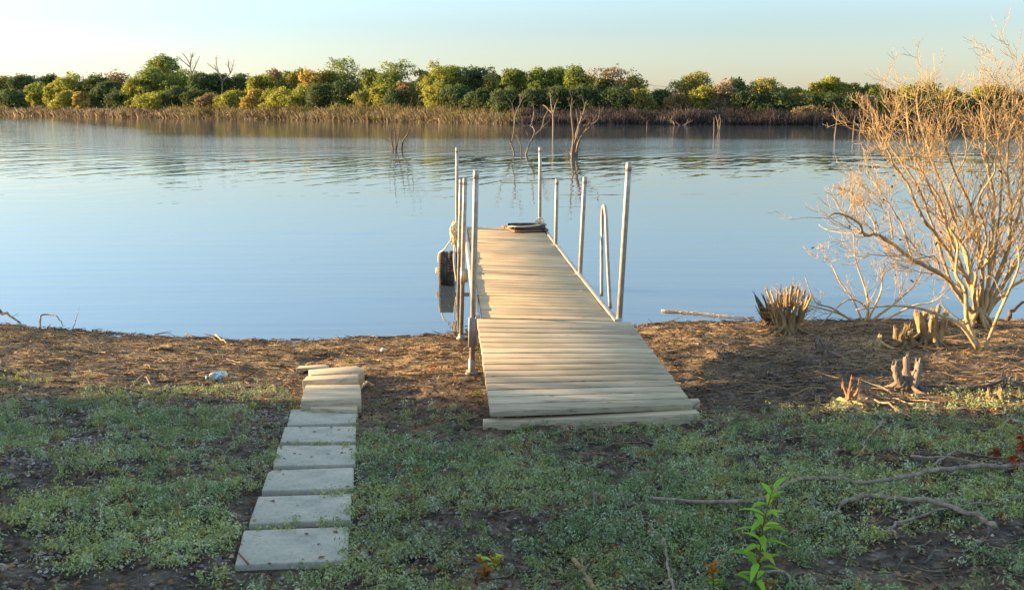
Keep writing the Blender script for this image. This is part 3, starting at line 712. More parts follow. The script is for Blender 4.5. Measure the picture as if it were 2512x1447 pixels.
# ---- individual sticks and branches traced on the ground
def stick(name, label, pts, r, h=.02, col=GREYW, r1=None, kids=None, cat='branch', group=None, lift=None):
    Q = [G(p[0], p[1]) for p in pts]; Q = [q if q[2] > 0.005 else onz(p[0], p[1], 0) for q, p in zip(Q, pts)]
    P = np.array(Q) + np.array([[0, 0, r * .5 + h + (lift[i] if lift else 0)] for i in range(len(pts))])
    off = P[:, 2] - np.array([q[2] for q in Q]); P = smooth_pts(P, 5); off = np.interp(np.linspace(0, 1, len(P)), np.linspace(0, 1, len(off)), off)
    gz = np.maximum(zg(P[:, 0], P[:, 1]), 0); gz = np.array([gz[max(0, i - 2):i + 3].max() for i in range(len(gz))]); P[:, 2] = gz + off
    m_ = MB(); P[1:-1] += rng.normal(size=(len(P) - 2, 3)) * r * .35; tube(m_, P, r, r1 if r1 else r * .35, sides=8, col=col, lump=.1)
    if kids:
        L = np.linalg.norm(np.diff(P, axis=0), axis=1).sum(); k_ = MB(); sprout(m_, P, L * .5, r * .6, len(kids), col, .1, -.01, kids, .6, None, (6, 5, 4, 3))
    o = m_.build(name, M_BARK, origin=P[0], smooth=True); return set_props(o, label, cat, group)
GW = GREYW * 1.3
stick('branch', 'longest grey branch lying across the foreground weeds to the right edge', [(1600, 1248), (1760, 1256), (1860, 1250), (1930, 1215), (2010, 1197), (2150, 1205), (2250, 1190), (2350, 1175), (2530, 1172)], .009, .045, GW, .012)
stick('branch', 'thick grey branch sloping down to the right edge below the longest one', [(2060, 1252), (2110, 1240), (2220, 1250), (2320, 1262), (2400, 1290), (2440, 1310)], .0105, .04, GW, .012)
stick('branch', 'curved branch forking off below the longest branch towards the green sapling', [(2230, 1195), (2150, 1210), (2070, 1240), (2030, 1280), (1980, 1300), (1930, 1310)], .0085, .02, GW)
stick('branch', 'slender branch crossing under the thick sloping one', [(2175, 1320), (2220, 1285), (2320, 1265), (2420, 1250), (2512, 1235)], .0065, .03, GW)
stick('branch', 'forked branch reaching up beside the dark hollow at right', [(2270, 1180), (2310, 1150), (2350, 1130), (2400, 1140), (2530, 1146)], .006, .03, GW)
stick('branch', 'straight pale stick lying above the dark hollow at right', [(2232, 1140), (2330, 1147), (2440, 1170)], .0075, .03, GW * 1.2)
stick('branch', 'bent grey branch with elbow in the weeds below the three pronged stump', [(2168, 1048), (2140, 1075), (2118, 1100), (2120, 1115), (2090, 1140)], .008, .03, GW, kids=(3,))
stick('branch', 'thin dark stick pointing up left from the bent grey branch', [(2075, 1000), (2110, 1035), (2143, 1072)], .005, .04, GW * .7)
stick('branch', 'long straight reddish tan stick below the three pronged stump', [(2125, 982), (2180, 1005), (2225, 1030), (2265, 1050)], .0075, .03, np.array([.42, .27, .17]))
stick('driftwood', 'pale pointed piece of driftwood on the mud left of the red tan stick', [(2042, 975), (2075, 985), (2120, 995)], .018, .0, TAN, .006, cat='driftwood')
stick('branch', 'curved whitish stick dropping out of the bottom edge right of centre', [(1590, 1290), (1625, 1325), (1635, 1370), (1648, 1440), (1655, 1475)], .0042, .015, GREYW * 1.6, .006)
stick('branch', 'thin brown stick just left of the curved whitish one', [(1566, 1325), (1580, 1370), (1620, 1410), (1650, 1440)], .0035, .015, GREYW)
stick('branch', 'short thick broken branch at the bottom edge right of the orange seedling', [(1408, 1380), (1430, 1410), (1460, 1455)], .011, .01, TAN * .7, .012)
stick('branch', 'forked pale twig lying in the weeds before the ramp timber', [(1255, 1118), (1300, 1140), (1340, 1168)], .0042, .02, GREYW * 1.5, kids=(3,))
stick('branch', 'upright forked twig in the weeds left of the longest branch', [(1455, 1220), (1456, 1255), (1460, 1285), (1500, 1288)], .006, .02, GREYW * .9, kids=(2,))
stick('driftwood', 'weathered split piece of driftwood with orange heart in the weeds at centre', [(1460, 1235), (1490, 1240), (1530, 1228)], .022, .0, GREYW * 1.2, .004, cat='driftwood')
stick('driftwood', 'dark weathered chunk of driftwood beside the orange seedling', [(1205, 1425), (1250, 1415), (1290, 1405)], .02, .0, GREYW * .9, .01, cat='driftwood')
stick('branch', 'pale stick at the bottom right half under weeds', [(1880, 1400), (1925, 1412), (1960, 1440), (2000, 1465)], .0075, .015, GREYW * 1.4)
stick('driftwood', 'long twisted driftwood pole floating at the waterline right of the ramp', [(1622, 764), (1680, 768), (1740, 773), (1800, 779), (1850, 781)], .013, .01, TAN * .9, .007, cat='driftwood', kids=(3,))
stick('driftwood', 'short dark log lying on the left mud', [(366, 866), (395, 868), (425, 869)], .022, .0, BROWN * .7, .02, cat='driftwood')
stick('branch', 'forked grey stick on the mud left of the bottle', [(372, 953), (352, 932), (322, 955), (330, 968), (378, 972)], .0065, .02, GREYW * 1.3)
stick('branch', 'arched dead branch at the water edge at far left', [(98, 812), (105, 795), (140, 797), (155, 803)], .012, .02, BROWN, lift=[0, .10, .09, 0])
stick('branch', 'heavy dark branch on the waterline at the left frame edge', [(-30, 790), (20, 797), (50, 801)], .022, .04, BROWN * .8, lift=[.15, .08, 0], kids=(4, 2))
stick('branch', 'small stick poking up from the left waterline', [(180, 808), (188, 798), (197, 783)], .007, .02, GREYW * 1.2, lift=[0, .06, .14])
stick('branch', 'dark curved stick at the waterline left of centre', [(457, 822), (480, 832), (530, 830), (545, 834)], .010, .01, BROWN * .6)
stick('driftwood', 'pale splinter of wood just above the left waterline', [(530, 830), (545, 842), (556, 850)], .012, .01, TAN * 1.1, cat='driftwood')
stick('driftwood', 'sunlit chip of wood right of the step boards', [(885, 958), (900, 946), (916, 948)], .012, .02, TAN * 1.1, .01, cat='driftwood')
stick('driftwood', 'dark arched driftwood at the right edge by the water', [(2470, 790), (2495, 775), (2530, 770)], .03, .03, BROWN * .7, cat='driftwood', lift=[0, .1, .15])
stick('driftwood', 'white weathered crooked branch near the red leaved sprig at the right edge', [(2450, 1055), (2475, 1040), (2500, 1048), (2530, 1056)], .009, .02, GREYW * 1.8, cat='driftwood', kids=(3,))

# rounded brown stone in left weeds and stones
def stone(label, px, size, col, name='stone'):
    p = G(*px); bm_ = MB(); n, m2 = 10, 7; V = []
    for i in range(m2):
        for j in range(n):
            a = math.pi * i / (m2 - 1); b2 = 2 * math.pi * j / n; q = 1 + .16 * rng.normal()
            V.append(p + np.array([size[0] * math.sin(a) * math.cos(b2) * q, size[1] * math.sin(a) * math.sin(b2) * q, size[2] * math.cos(a) * q + size[2] * .4]))
    f = [(i * n + j, (i + 1) * n + j, (i + 1) * n + (j + 1) % n, i * n + (j + 1) % n) for i in range(m2 - 1) for j in range(n)]
    bm_.add(V, f, col=col); set_props(bm_.build(name, M_BARK, origin=p, smooth=True), label, 'stone')
stone('rounded rusty brown stone in the left weeds', (415, 1132), (.065, .045, .03), (.30, .20, .12))
stone('grey split stone right of the nearest paver', (885, 1365), (.035, .03, .02), (.30, .29, .27))
stone('white flat stone near the bottom left corner', (213, 1368), (.02, .02, .012), (.55, .56, .58))
stone('white scrap of litter on the lit mud left of the dock', (940, 860), (.035, .02, .02), (.7, .68, .62))

# ------------------------------------------------------------------ ground stuff
def scatter(n, x0, x1, y0, y1):
    return rng.uniform(x0, x1, n), rng.uniform(y0, y1, n)
def inview(x, y, m=.4):
    return np.abs(x) < (y * .54 + .6 + m)
pavers_xy = [np.array([G(*cp(*p), h=.03)[:2] for p in pts]) for pts, _ in pav] + [np.array([G(*cp(*p), h=.05)[:2] for p in pts]) for pts, _, _, _ in brd]
def free(x, y, mrg=0.02):
    ok = np.ones(len(x), bool)
    for q in pavers_xy:
        c = q.mean(0); q2 = c + (q - c) * (1 + mrg / .25); ins = np.ones(len(x), bool); k = len(q2)
        for i in range(k):
            a, b_ = q2[i], q2[(i + 1) % k]; ins &= ((b_[0] - a[0]) * (y - a[1]) - (b_[1] - a[1]) * (x - a[0])) > 0
        ok &= ~ins
    return ok
# green weed cover
def weed_density(x, y):
    edge = np.interp(x, [-4.5, -2, -.9, .4, 1.2, 3, 6], [7.9, 7.3, 6.3, 5.95, 6.05, 6.3, 6.6])
    e = np.clip((edge + .7 - y) / 2.0, 0, 1) ** 1.1
    nn = fbm(x / .55 + 3, y / .55, 4) + .45 * vnoise(x / .09, y / .09)
    th = np.interp(x, [-3, -1.5, -.6, .5, 4], [-.04, -.08, -.20, -.30, -.28])
    th = th - .14 * np.clip((5.2 - y) / 1.4, 0, 1) * np.clip(-x, 0, 1)
    bare = np.exp(-((x - 1.2) ** 2 / 2.4 + (y - 3.45) ** 2 / .05)) * .15 + np.exp(-((x - 2.4) ** 2 / .18 + (y - 4.9) ** 2 / .05)) * .8
    d = 1 / (1 + np.exp(-(nn - th - .10 - bare * 1.0) * 13)) * e
    return d
x, y = scatter(80000, -7, 7, 2.6, 9.2); k = inview(x, y) & free(x, y, -.022) & (rng.random(len(x)) < weed_density(x, y)); x, y = x[k], y[k]
print('weed clumps', len(x))
z = zg(x, y); nc = len(x); per = 28
hh = rng.uniform(.02, .065, nc) * (1 + .8 * fbm(x / .3, y / .3, 2)); hue = np.clip(.5 + 1.3 * fbm(x / .5 + 40, y / .5, 3) + rng.normal(size=nc) * .16, 0, 1)
g0 = np.array([.165, .255, .125]); g1 = np.array([.33, .37, .15]); g2 = np.array([.27, .33, .23])
colc = g0 * (1 - hue[:, None]) + g1 * hue[:, None]; q = rng.random(nc) < .35; colc[q] = g2 * rng.uniform(.8, 1.4, (q.sum(), 1))
q = rng.random(nc) < .035; colc[q] = np.array([.32, .16, .07])
cx = np.repeat(x, per); cy = np.repeat(y, per); czz = np.repeat(z, per); H = np.repeat(hh, per); cc = np.repeat(colc, per, 0)
a = rng.uniform(0, 2 * math.pi, nc * per); rad = np.abs(rng.normal(size=nc * per)) * .024; u_ = rng.random(nc * per)
cen = np.stack([cx + np.cos(a) * rad, cy + np.sin(a) * rad, czz + H * (.15 + .95 * u_)], 1)
nor = np.stack([np.cos(a) * .55, np.sin(a) * .55, rng.uniform(.25, 1.2, len(a))], 1) + rng.normal(size=(len(a), 3)) * .35
mb = MB(); quads(mb, cen, nor, rng.uniform(.0045, .0105, len(a)), cc * rng.uniform(.8, 1.75, (len(a), 1)), .48, np.stack([-np.sin(a), np.cos(a), 0 * a], 1) + rng.normal(size=(len(a), 3)) * .4)
set_props(mb.build('weeds', M_LEAF), 'low grey green weeds covering the bank', 'weeds', kind='stuff')
# fallen leaves and chips
x, y = scatter(70000, -7, 7.5, 2.6, 11.6); k = inview(x, y) & (free(x, y) | ((rng.random(len(x)) < .06) & (y < 6.15))) & (y < zshore(x) + .02); x, y = x[k], y[k]; n = len(x)
pal = np.array([[.17, .11, .07], [.28, .19, .12], [.09, .06, .045], [.36, .22, .11], [.22, .2, .18]]); cc = pal[rng.integers(0, 5, n)] * rng.uniform(.6, 1.2, (n, 1))
mb = MB(); quads(mb, np.stack([x, y, np.where(free(x, y), zg(x, y) + .006, zg0(x, y) + .026)], 1), rng.normal(size=(n, 3)) * np.where(free(x, y), .45, .12)[:, None] + [0, 0, 1], rng.uniform(.006, .022, n), cc, .6)
set_props(mb.build('leaf_litter', M_LEAF), 'brown leaf scraps and wood chips strewn over the bank', 'leaf litter', kind='stuff')
# gravel
x, y = scatter(110000, -6, 6, 2.6, 8.4)
gd = np.clip(.42 + 1.6 * fbm(x / .8 + 70, y / .8, 3), 0, 1) * np.interp(x, [-3, -1.2, -.5, 1, 4], [1, .9, .35, .14, .10]) * np.clip((np.interp(x, [-2, 0], [7.9, 6.2]) - y) / 1.0, 0, 1)
k = inview(x, y) & free(x, y) & (rng.random(len(x)) < gd); x, y = x[k], y[k]; n = len(x); print('gravel', n)
oc = np.array([[1, 0, 0], [.7, .7, 0], [0, 1, 0], [-.7, .7, 0], [-1, 0, 0], [-.7, -.7, 0], [0, -1, 0], [.7, -.7, 0], [.5, 0, .8], [0, .5, .8], [-.5, 0, .8], [0, -.5, .8]])
fo = [(0, 1, 8), (1, 9, 8), (1, 2, 9), (2, 3, 9), (3, 10, 9), (3, 4, 10), (4, 5, 10), (5, 11, 10), (5, 6, 11), (6, 7, 11), (7, 8, 11), (7, 0, 8), (8, 9, 10), (8, 10, 11)]
s = rng.uniform(.005, .014, n) * (1 + (rng.random(n) < .06) * .9); ang = rng.uniform(0, 6.28, n); asp = rng.uniform(.55, 1, n); ht = rng.uniform(.45, .8, n)
J = oc[None] * (1 + .18 * rng.normal(size=(n, 12, 1))); X = J[..., 0] * s[:, None]; Y = J[..., 1] * (s * asp)[:, None]; Z = J[..., 2] * (s * ht)[:, None]
V = np.stack([X * np.cos(ang)[:, None] - Y * np.sin(ang)[:, None] + x[:, None], X * np.sin(ang)[:, None] + Y * np.cos(ang)[:, None] + y[:, None], Z + zg(x, y)[:, None] + .002], -1)
pal = np.array([[.36, .33, .30], [.26, .22, .19], [.55, .53, .50], [.34, .27, .20], [.22, .22, .24]]); cc = pal[rng.integers(0, 5, n)] * rng.uniform(.7, 1.2, (n, 1))
mb = MB(); mb.add(V.reshape(-1, 3), None, (np.array(fo)[None] + (np.arange(n) * 12)[:, None, None]).reshape(-1, 3), np.repeat(cc, 12, 0))
set_props(mb.build('gravel', M_TWIG, smooth=True), 'grey and tan pebbles scattered on the left bank', 'gravel', kind='stuff')
# twigs
def many_sticks(n, fn, lo, hi, r0, r1, cols, dens, y0=2.6, y1=12, curl=.5, alongx=.6, lift=.012):
    x, y = scatter(n, -7.5, 8, y0, y1); k = inview(x, y) & free(x, y, .03) & (y < zshore(x) + .05) & (rng.random(n) < dens(x, y)); x, y = x[k], y[k]; n = len(x)
    L = rng.uniform(lo, hi, n) * rng.uniform(.5, 1, n); a = rng.normal(size=n) * (1 - alongx) * 1.5 + (rng.random(n) < .5) * math.pi; cv = rng.normal(size=n) * curl; K = 6
    t = np.linspace(-.5, .5, K); aa = a[:, None] + cv[:, None] * t[None] + np.cumsum(rng.normal(size=(n, K)) * .16, 1)
    dx = np.cumsum(np.cos(aa), 1) / K * L[:, None]; dy = np.cumsum(np.sin(aa), 1) / K * L[:, None]
    X = x[:, None] + dx; Y = y[:, None] + dy; r = rng.uniform(r0, r1, n)
    Z = zg(X, Y) + r[:, None] * .6 + lift * rng.random((n, 1)) + rng.uniform(-.02, .06, n)[:, None] * (t[None] + .5) * (rng.random(n) < .3)[:, None]
    P = np.stack([X, Y, Z], -1); T = np.gradient(P, axis=1); T /= np.linalg.norm(T, axis=2, keepdims=True)
    A = np.cross(T, [0, 0, 1.]); A /= np.linalg.norm(A, axis=2, keepdims=True) + 1e-9; B = np.cross(T, A); S = 4; th = np.arange(S) / S * 2 * math.pi
    rr = r[:, None] * np.linspace(1, .4, K)[None] * (1 + .12 * rng.normal(size=(n, K)))
    V = P[:, :, None, :] + rr[:, :, None, None] * (np.cos(th)[None, None, :, None] * A[:, :, None, :] + np.sin(th)[None, None, :, None] * B[:, :, None, :])
    i = np.arange(K - 1)[:, None] * S; j = np.arange(S)[None]; f = np.stack([i + j, i + S + j, i + S + (j + 1) % S, i + (j + 1) % S], -1).reshape(-1, 4)
    F = (f[None] + (np.arange(n) * K * S)[:, None, None]).reshape(-1, 4); cc = np.array(cols)[rng.integers(0, len(cols), n)] * rng.uniform(.7, 1.2, (n, 1))
    fn.add(V.reshape(-1, 3), F, None, np.repeat(cc, K * S, 0)); print('sticks', n)
tw = MB(); TC = [TAN * .9, TAN * .7, GREYW, GREYW * 1.3, BROWN, BROWN * .6]
def dshore(x, y): return np.clip((y - 5.8) / 1.2, .08, 1) * np.clip(.7 + 1.2 * fbm(x / 1.1, y / .7, 3), .1, 1)
def dright(x, y): return np.clip((x - .9) / 1, 0, 1) * np.clip((y - 5.2) / .6, .06, 1) * np.clip(1 - (y - 11) / 1.5, .3, 1)
many_sticks(17000, tw, .04, .22, .002, .0055, TC, dshore)
many_sticks(9000, tw, .12, .5, .0025, .007, TC, dright, curl=.9)
many_sticks(4500, tw, .12, .55, .003, .008, [TAN * .95, GREYW * 1.5, BROWN * .5, TAN * .8], lambda x, y: np.clip((y - 7) / 1, 0, 1) * (x < 0), alongx=.8)
many_sticks(10000, tw, .05, .30, .0016, .0045, [GREYW, GREYW * 1.6, BROWN, GREYW * .6, TAN * .8], lambda x, y: np.clip(.5 + .2 * x, .2, 1) + 0 * y, 2.6, 6.5, alongx=.3)
sx_ = np.array([0.0])
tw2 = MB(); many_sticks(7000, tw2, .05, .25, .003, .008, [BROWN * .6, BROWN, GREYW * .7], lambda x, y: np.exp(-((y - zshore(x) + .1) / .12) ** 2), 10, 13, alongx=.85)
set_props(tw.build('twig_litter', M_TWIG, smooth=True), 'tangle of dead twigs and small sticks over the mud', 'twigs', kind='stuff')
set_props(tw2.build('wrack_line', M_TWIG, smooth=True), 'dark line of washed up twigs along the water edge', 'debris', kind='stuff')

# ------------------------------------------------------------------ seedlings
def sapling(label, stem, Y, lv_, r, name='sapling', stemcol=(.30, .12, .05), cat='plant', cols=None):
    P = smooth_pts([at(p[0], p[1], Y) for p in stem], 4); t_ = thing(name, label, cat, P[0])
    m_ = MB(); tube(m_, P, r, r * .5, sides=7, col=np.array(stemcol)); m_.build('stem', M_TWIG, t_, smooth=True)
    l_ = MB()
    for k, (f, a, el, L, W, c) in enumerate(lv_):
        b_ = P[min(int(f * (len(P) - 1)), len(P) - 1)]; d = np.array([math.cos(a) * math.cos(el), math.sin(a) * math.cos(el), math.sin(el)])
        leaf(l_, b_, d, np.array([0, 0, 1.]) + rng.normal(size=3) * .15, L, W, np.array(c), rng.uniform(.15, .5), .3)
    l_.build('leaves', M_LEAF, t_, smooth=True)
GR = (.29, .54, .08); YG = (.50, .62, .10); OR = (.50, .22, .05); RD = (.35, .07, .04)
Ys = G(1850, 1440)[1]
lv_ = []
for k in range(30):
    f = .04 + .93 * k / 29; a = k * 2.4; top = f > .78
    lv_.append((f, a, rng.uniform(.1, .5) if not top else rng.uniform(.4, 1.1), rng.uniform(.085, .125) * (.8 if top else 1), .0135, np.array(GR if rng.random() < .8 else YG) * rng.uniform(.8, 1.2)))
sapling('tall bright green sapling with narrow leaves and reddish stem in the foreground', [(1850, 1450), (1858, 1395), (1866, 1340), (1872, 1290), (1884, 1240), (1897, 1195)], Ys, lv_, .0035)
lv_ = [(.1 + .9 * k / 13, k * 2.4, rng.uniform(.4, 1.2), .05, .011, np.array(OR if k > 5 else GR) * rng.uniform(.7, 1.1)) for k in range(14)]
sapling('shorter orange tinged seedling left of the tall green sapling', [(1752, 1450), (1750, 1420), (1745, 1385)], G(1752, 1440)[1], lv_, .0028)
for (st, lab) in (([(1190, 1420), (1188, 1390), (1178, 1365)], 'orange leaved seedling, left stem of the pair by the dark driftwood'), ([(1215, 1410), (1217, 1385), (1222, 1368)], 'yellow green seedling, right stem of the pair by the dark driftwood')):
    c = OR if 'orange' in lab else YG
    lv_ = [(.1 + .9 * k / 15, k * 2.4, rng.uniform(.3, 1.2), .045, .010, np.array(c if rng.random() < .7 else (YG if c == OR else OR)) * rng.uniform(.8, 1.2)) for k in range(16)]
    sapling(lab, st, G(st[0][0], st[0][1])[1], lv_, .0028)
lv_ = [(.0 + 1 * k / 9, k * 2.4, rng.uniform(.1, .6), .05, .011, np.array(OR) * rng.uniform(.5, 1.0)) for k in range(10)]
sapling('flat red orange leaves at the foot of the tall green sapling', [(1880, 1447), (1885, 1438), (1890, 1430)], G(1880, 1445)[1], lv_, .0028)
def redbunch(label, base, top, n, L):
    Yb = G(*base)[1]; lv_ = [(.2 + .8 * rng.random(), rng.uniform(0, 6.28), rng.uniform(-.2, .9), L, L * .2, np.array(RD) * rng.uniform(.7, 1.5)) for k in range(n)]
    sapling(label, [base, ((base[0] + top[0]) / 2 + 3, (base[1] + top[1]) / 2), top], Yb, lv_, .003, 'red_sprig')
redbunch('red leaved sprig on the mud left of the nearest post', (1060, 915), (1057, 893), 9, .04)
redbunch('tiny red sprig growing against the ramp timber', (1396, 1062), (1395, 1042), 6, .03)
redbunch('red leaved bush at the right edge, lower clump', (2500, 1170), (2485, 1120), 40, .045)
redbunch('red leaved bush at the right edge, upper clump', (2512, 1120), (2505, 1060), 40, .045)
redbunch('rust red leaf cluster left of the red bush', (2438, 1128), (2436, 1092), 16, .04)
def tuft(label, px, n, L, c):
    p = G(*px); t_ = thing('grass_tuft', label, 'grass tuft', p); m_ = MB()
    for k in range(n): leaf(m_, p, [rng.normal() * .7, rng.normal() * .7, .9], np.array([0, 0, 1.]), L * rng.uniform(.6, 1.1), L * .05, np.array(c) * rng.uniform(.8, 1.2), .5)
    m_.build('blades', M_LEAF, t_)
tuft('green tuft growing at the left part of the ramp timber', (1285, 1062), 26, .12, (.16, .27, .07))
tuft('green tuft on the mud behind the step boards', (860, 893), 14, .14, (.30, .33, .08))
tuft('yellow green weed tuft left of the step boards', (622, 1000), 26, .10, (.30, .38, .08))
tuft('green sprout left of the ramp near the nearest post foot', (1168, 972), 18, .10, (.2, .3, .08))

# ------------------------------------------------------------------ dead trees standing in the lake
LK = np.array([.11, .08, .06]); LKT = np.array([.22, .175, .13])
def lake(label, basepx, traces, col=LK, kids=(3, 2), name='drowned_tree'):
    b0 = onz(basepx[0], basepx[1], 0); s = b0[1]; t_ = thing(name, label, 'dead tree', b0, 'dead trees standing in the lake'); m_ = MB()
    for pts, r in traces:
        P = smooth_pts(pxline(pts, s, .006 * s), 4)
        if abs(pts[0][1] - basepx[1]) < 16: P = np.concatenate([[P[0] - [0, 0, .5]], P])
        rr = .72 * r * s / FPX; tube(m_, P, rr, rr * .25, sides=6, col=col * rng.uniform(.85, 1.15), lump=.06)
        L = np.linalg.norm(np.diff(P, axis=0), axis=1).sum()
        if kids: sprout(m_, P, L * .5, rr * .5, len(kids), col, .12, .05, kids, .7, None, (4, 4, 3, 3), .35)
    m_.build('trunk', M_BARK, t_, smooth=True)
def c2(x, y): return (600 + x / 3.808, 100 + y / 3.808)
def c3(x, y): return (1200 + x / 3.808, 100 + y / 3.808)
lake('drowned tree with fan of slim stems left of the dock posts', (975, 370), [
    ([c2(1385, 1015), c2(1360, 950), c2(1310, 915)], 2.4), ([c2(1388, 1015), c2(1370, 900), c2(1340, 780), c2(1345, 690)], 2.6),
    ([c2(1415, 1015), c2(1405, 860), c2(1390, 740), c2(1400, 540)], 2.8), ([c2(1418, 1015), c2(1450, 830), c2(1470, 720), c2(1480, 600)], 2.4),
    ([c2(1470, 1018), c2(1480, 940), c2(1530, 860), c2(1570, 760), c2(1650, 650), c2(1690, 600)], 3.0), ([c2(1530, 860), c2(1515, 740), c2(1575, 480)], 2.0), ([c2(1570, 760), c2(1560, 690), c2(1610, 600), c2(1635, 500)], 1.6)])
lake('thin drowned tree, leftmost of the pair right of centre', (1260, 380), [
    ([c3(235, 1055), c3(205, 960), c3(150, 850), c3(110, 800), c3(90, 680), c3(50, 620)], 3.2), ([c3(207, 965), c3(235, 820), c3(225, 640), c3(190, 540)], 2.6), ([c3(235, 820), c3(245, 700), c3(290, 590), c3(325, 510)], 2.4), ([c3(290, 590), c3(290, 490)], 1.6)], LKT * .8)
lake('single bent stem in the water between the pair of drowned trees', (1279, 383), [([c3(303, 1080), c3(295, 970), c3(265, 910), c3(245, 830)], 2.8)], LK)
lake('drowned tree with crooked wide branches, right of the pair', (1291, 381), [
    ([c3(345, 1060), c3(380, 960), c3(430, 880), c3(490, 820), c3(515, 720), c3(550, 640), c3(505, 600)], 3.4), ([c3(400, 930), c3(425, 850), c3(390, 800), c3(320, 800)], 3.0), ([c3(390, 800), c3(415, 700), c3(415, 620), c3(395, 605)], 2.4), ([c3(375, 920), c3(340, 840)], 1.8), ([c3(490, 820), c3(550, 760)], 2), ([c3(500, 820), c3(580, 805)], 1.6)], LKT * .8)
lake('bleached snag with split top standing farther out behind the pair', (1356, 335), [([c3(597, 880), c3(597, 700), c3(580, 600), c3(572, 490)], 3.4), ([c3(597, 690), c3(620, 600), c3(645, 545)], 2.6), ([c3(590, 680), c3(550, 640), c3(500, 605)], 2.6)], LKT, kids=(2,))
lake('thick clustered drowned trunk with antler like branches right of the dock end', (1408, 385), [
    ([c3(775, 1070), c3(790, 900), c3(770, 720), c3(765, 620), c3(778, 540)], 4.6), ([c3(790, 1075), c3(810, 900), c3(850, 760), c3(880, 680), c3(905, 570)], 5.5),
    ([c3(805, 1075), c3(840, 940), c3(890, 860), c3(960, 790), c3(1020, 730), c3(1035, 645)], 4.8), ([c3(820, 1070), c3(830, 900), c3(855, 760), c3(855, 660)], 4.2), ([c3(800, 1070), c3(800, 950), c3(835, 820), c3(810, 640)], 3.6), ([c3(880, 800), c3(960, 765)], 2.4), ([c3(775, 1070), c3(760, 1040), c3(790, 960)], 4)], LKT * .8)
lake('small bent twig in the water left of the clustered trunk', (1393, 383), [([c3(738, 1075), c3(720, 1010), c3(690, 980)], 1.8)], LK, None)
lake('low sprawling drowned branch pile near the far right bank', (1660, 308), [([c3(1735, 800), c3(1715, 750), c3(1670, 750)], 2.2), ([c3(1735, 800), c3(1700, 740), c3(1720, 700)], 1.8), ([c3(1800, 800), c3(1850, 770), c3(1905, 750)], 2.4), ([c3(1790, 800), c3(1740, 760)], 2), ([c3(1820, 800), c3(1870, 750)], 1.8)], LKT)
lake('clump of upright drowned stakes before the brown bare bush', (1762, 322), [([c3(2150, 850), c3(2140, 780), c3(2115, 700)], 2.4), ([c3(2150, 850), c3(2160, 760), c3(2150, 690)], 2.2), ([c3(2100, 840), c3(2100, 720)], 2.0), ([c3(2145, 850), c3(2135, 770), c3(2145, 730)], 2.2)], LKT, None)
lake('thin single stake in the water right of the dark bank gap', (1587, 315), [([c3(1472, 820), c3(1475, 745)], 1.8)], LKT, None)
lake('short stub poking from open water right of the tallest post', (1650, 345), [([c3(1713, 940), c3(1713, 905)], 1.8)], LKT, None)
def c4(x, y): return (1800 + x / 3.445, 60 + y / 3.445)
lake('tall thin forked stake in the water at right', (2047, 335), [([c4(853, 950), c4(870, 800), c4(860, 690)], 2.2), ([c4(868, 820), c4(885, 760)], 1.4)], LKT, None)
lake('pair of hooked drowned stems just left of the large shrub', (2100, 330), [([c4(1060, 940), c4(1075, 860), c4(1060, 800)], 2), ([c4(1010, 920), c4(1015, 840), c4(1025, 770)], 2), ([c4(1050, 940), c4(1040, 900), c4(1020, 880)], 1.6)], LKT)
lake('drowned dead bush by the far left bank', (92, 279), [([(92, 279), (88, 265), (84, 258)], 2), ([(93, 279), (100, 268), (112, 262)], 2), ([(94, 279), (108, 272), (124, 263)], 1.8)], LKT)
lake('cluster of drowned stakes at the left frame edge', (15, 282), [([(5, 284), (6, 262), (4, 250)], 2), ([(18, 284), (17, 268), (20, 255)], 2), ([(44, 280), (46, 276)], 2), ([(10, 284), (15, 268), (8, 262)], 1.6)], LK)
lake('pale bent dead branches at the left shore before the brown brush', (222, 285), [([(222, 285), (220, 268), (212, 258)], 2), ([(223, 285), (228, 270), (236, 258)], 1.8)], LKT)

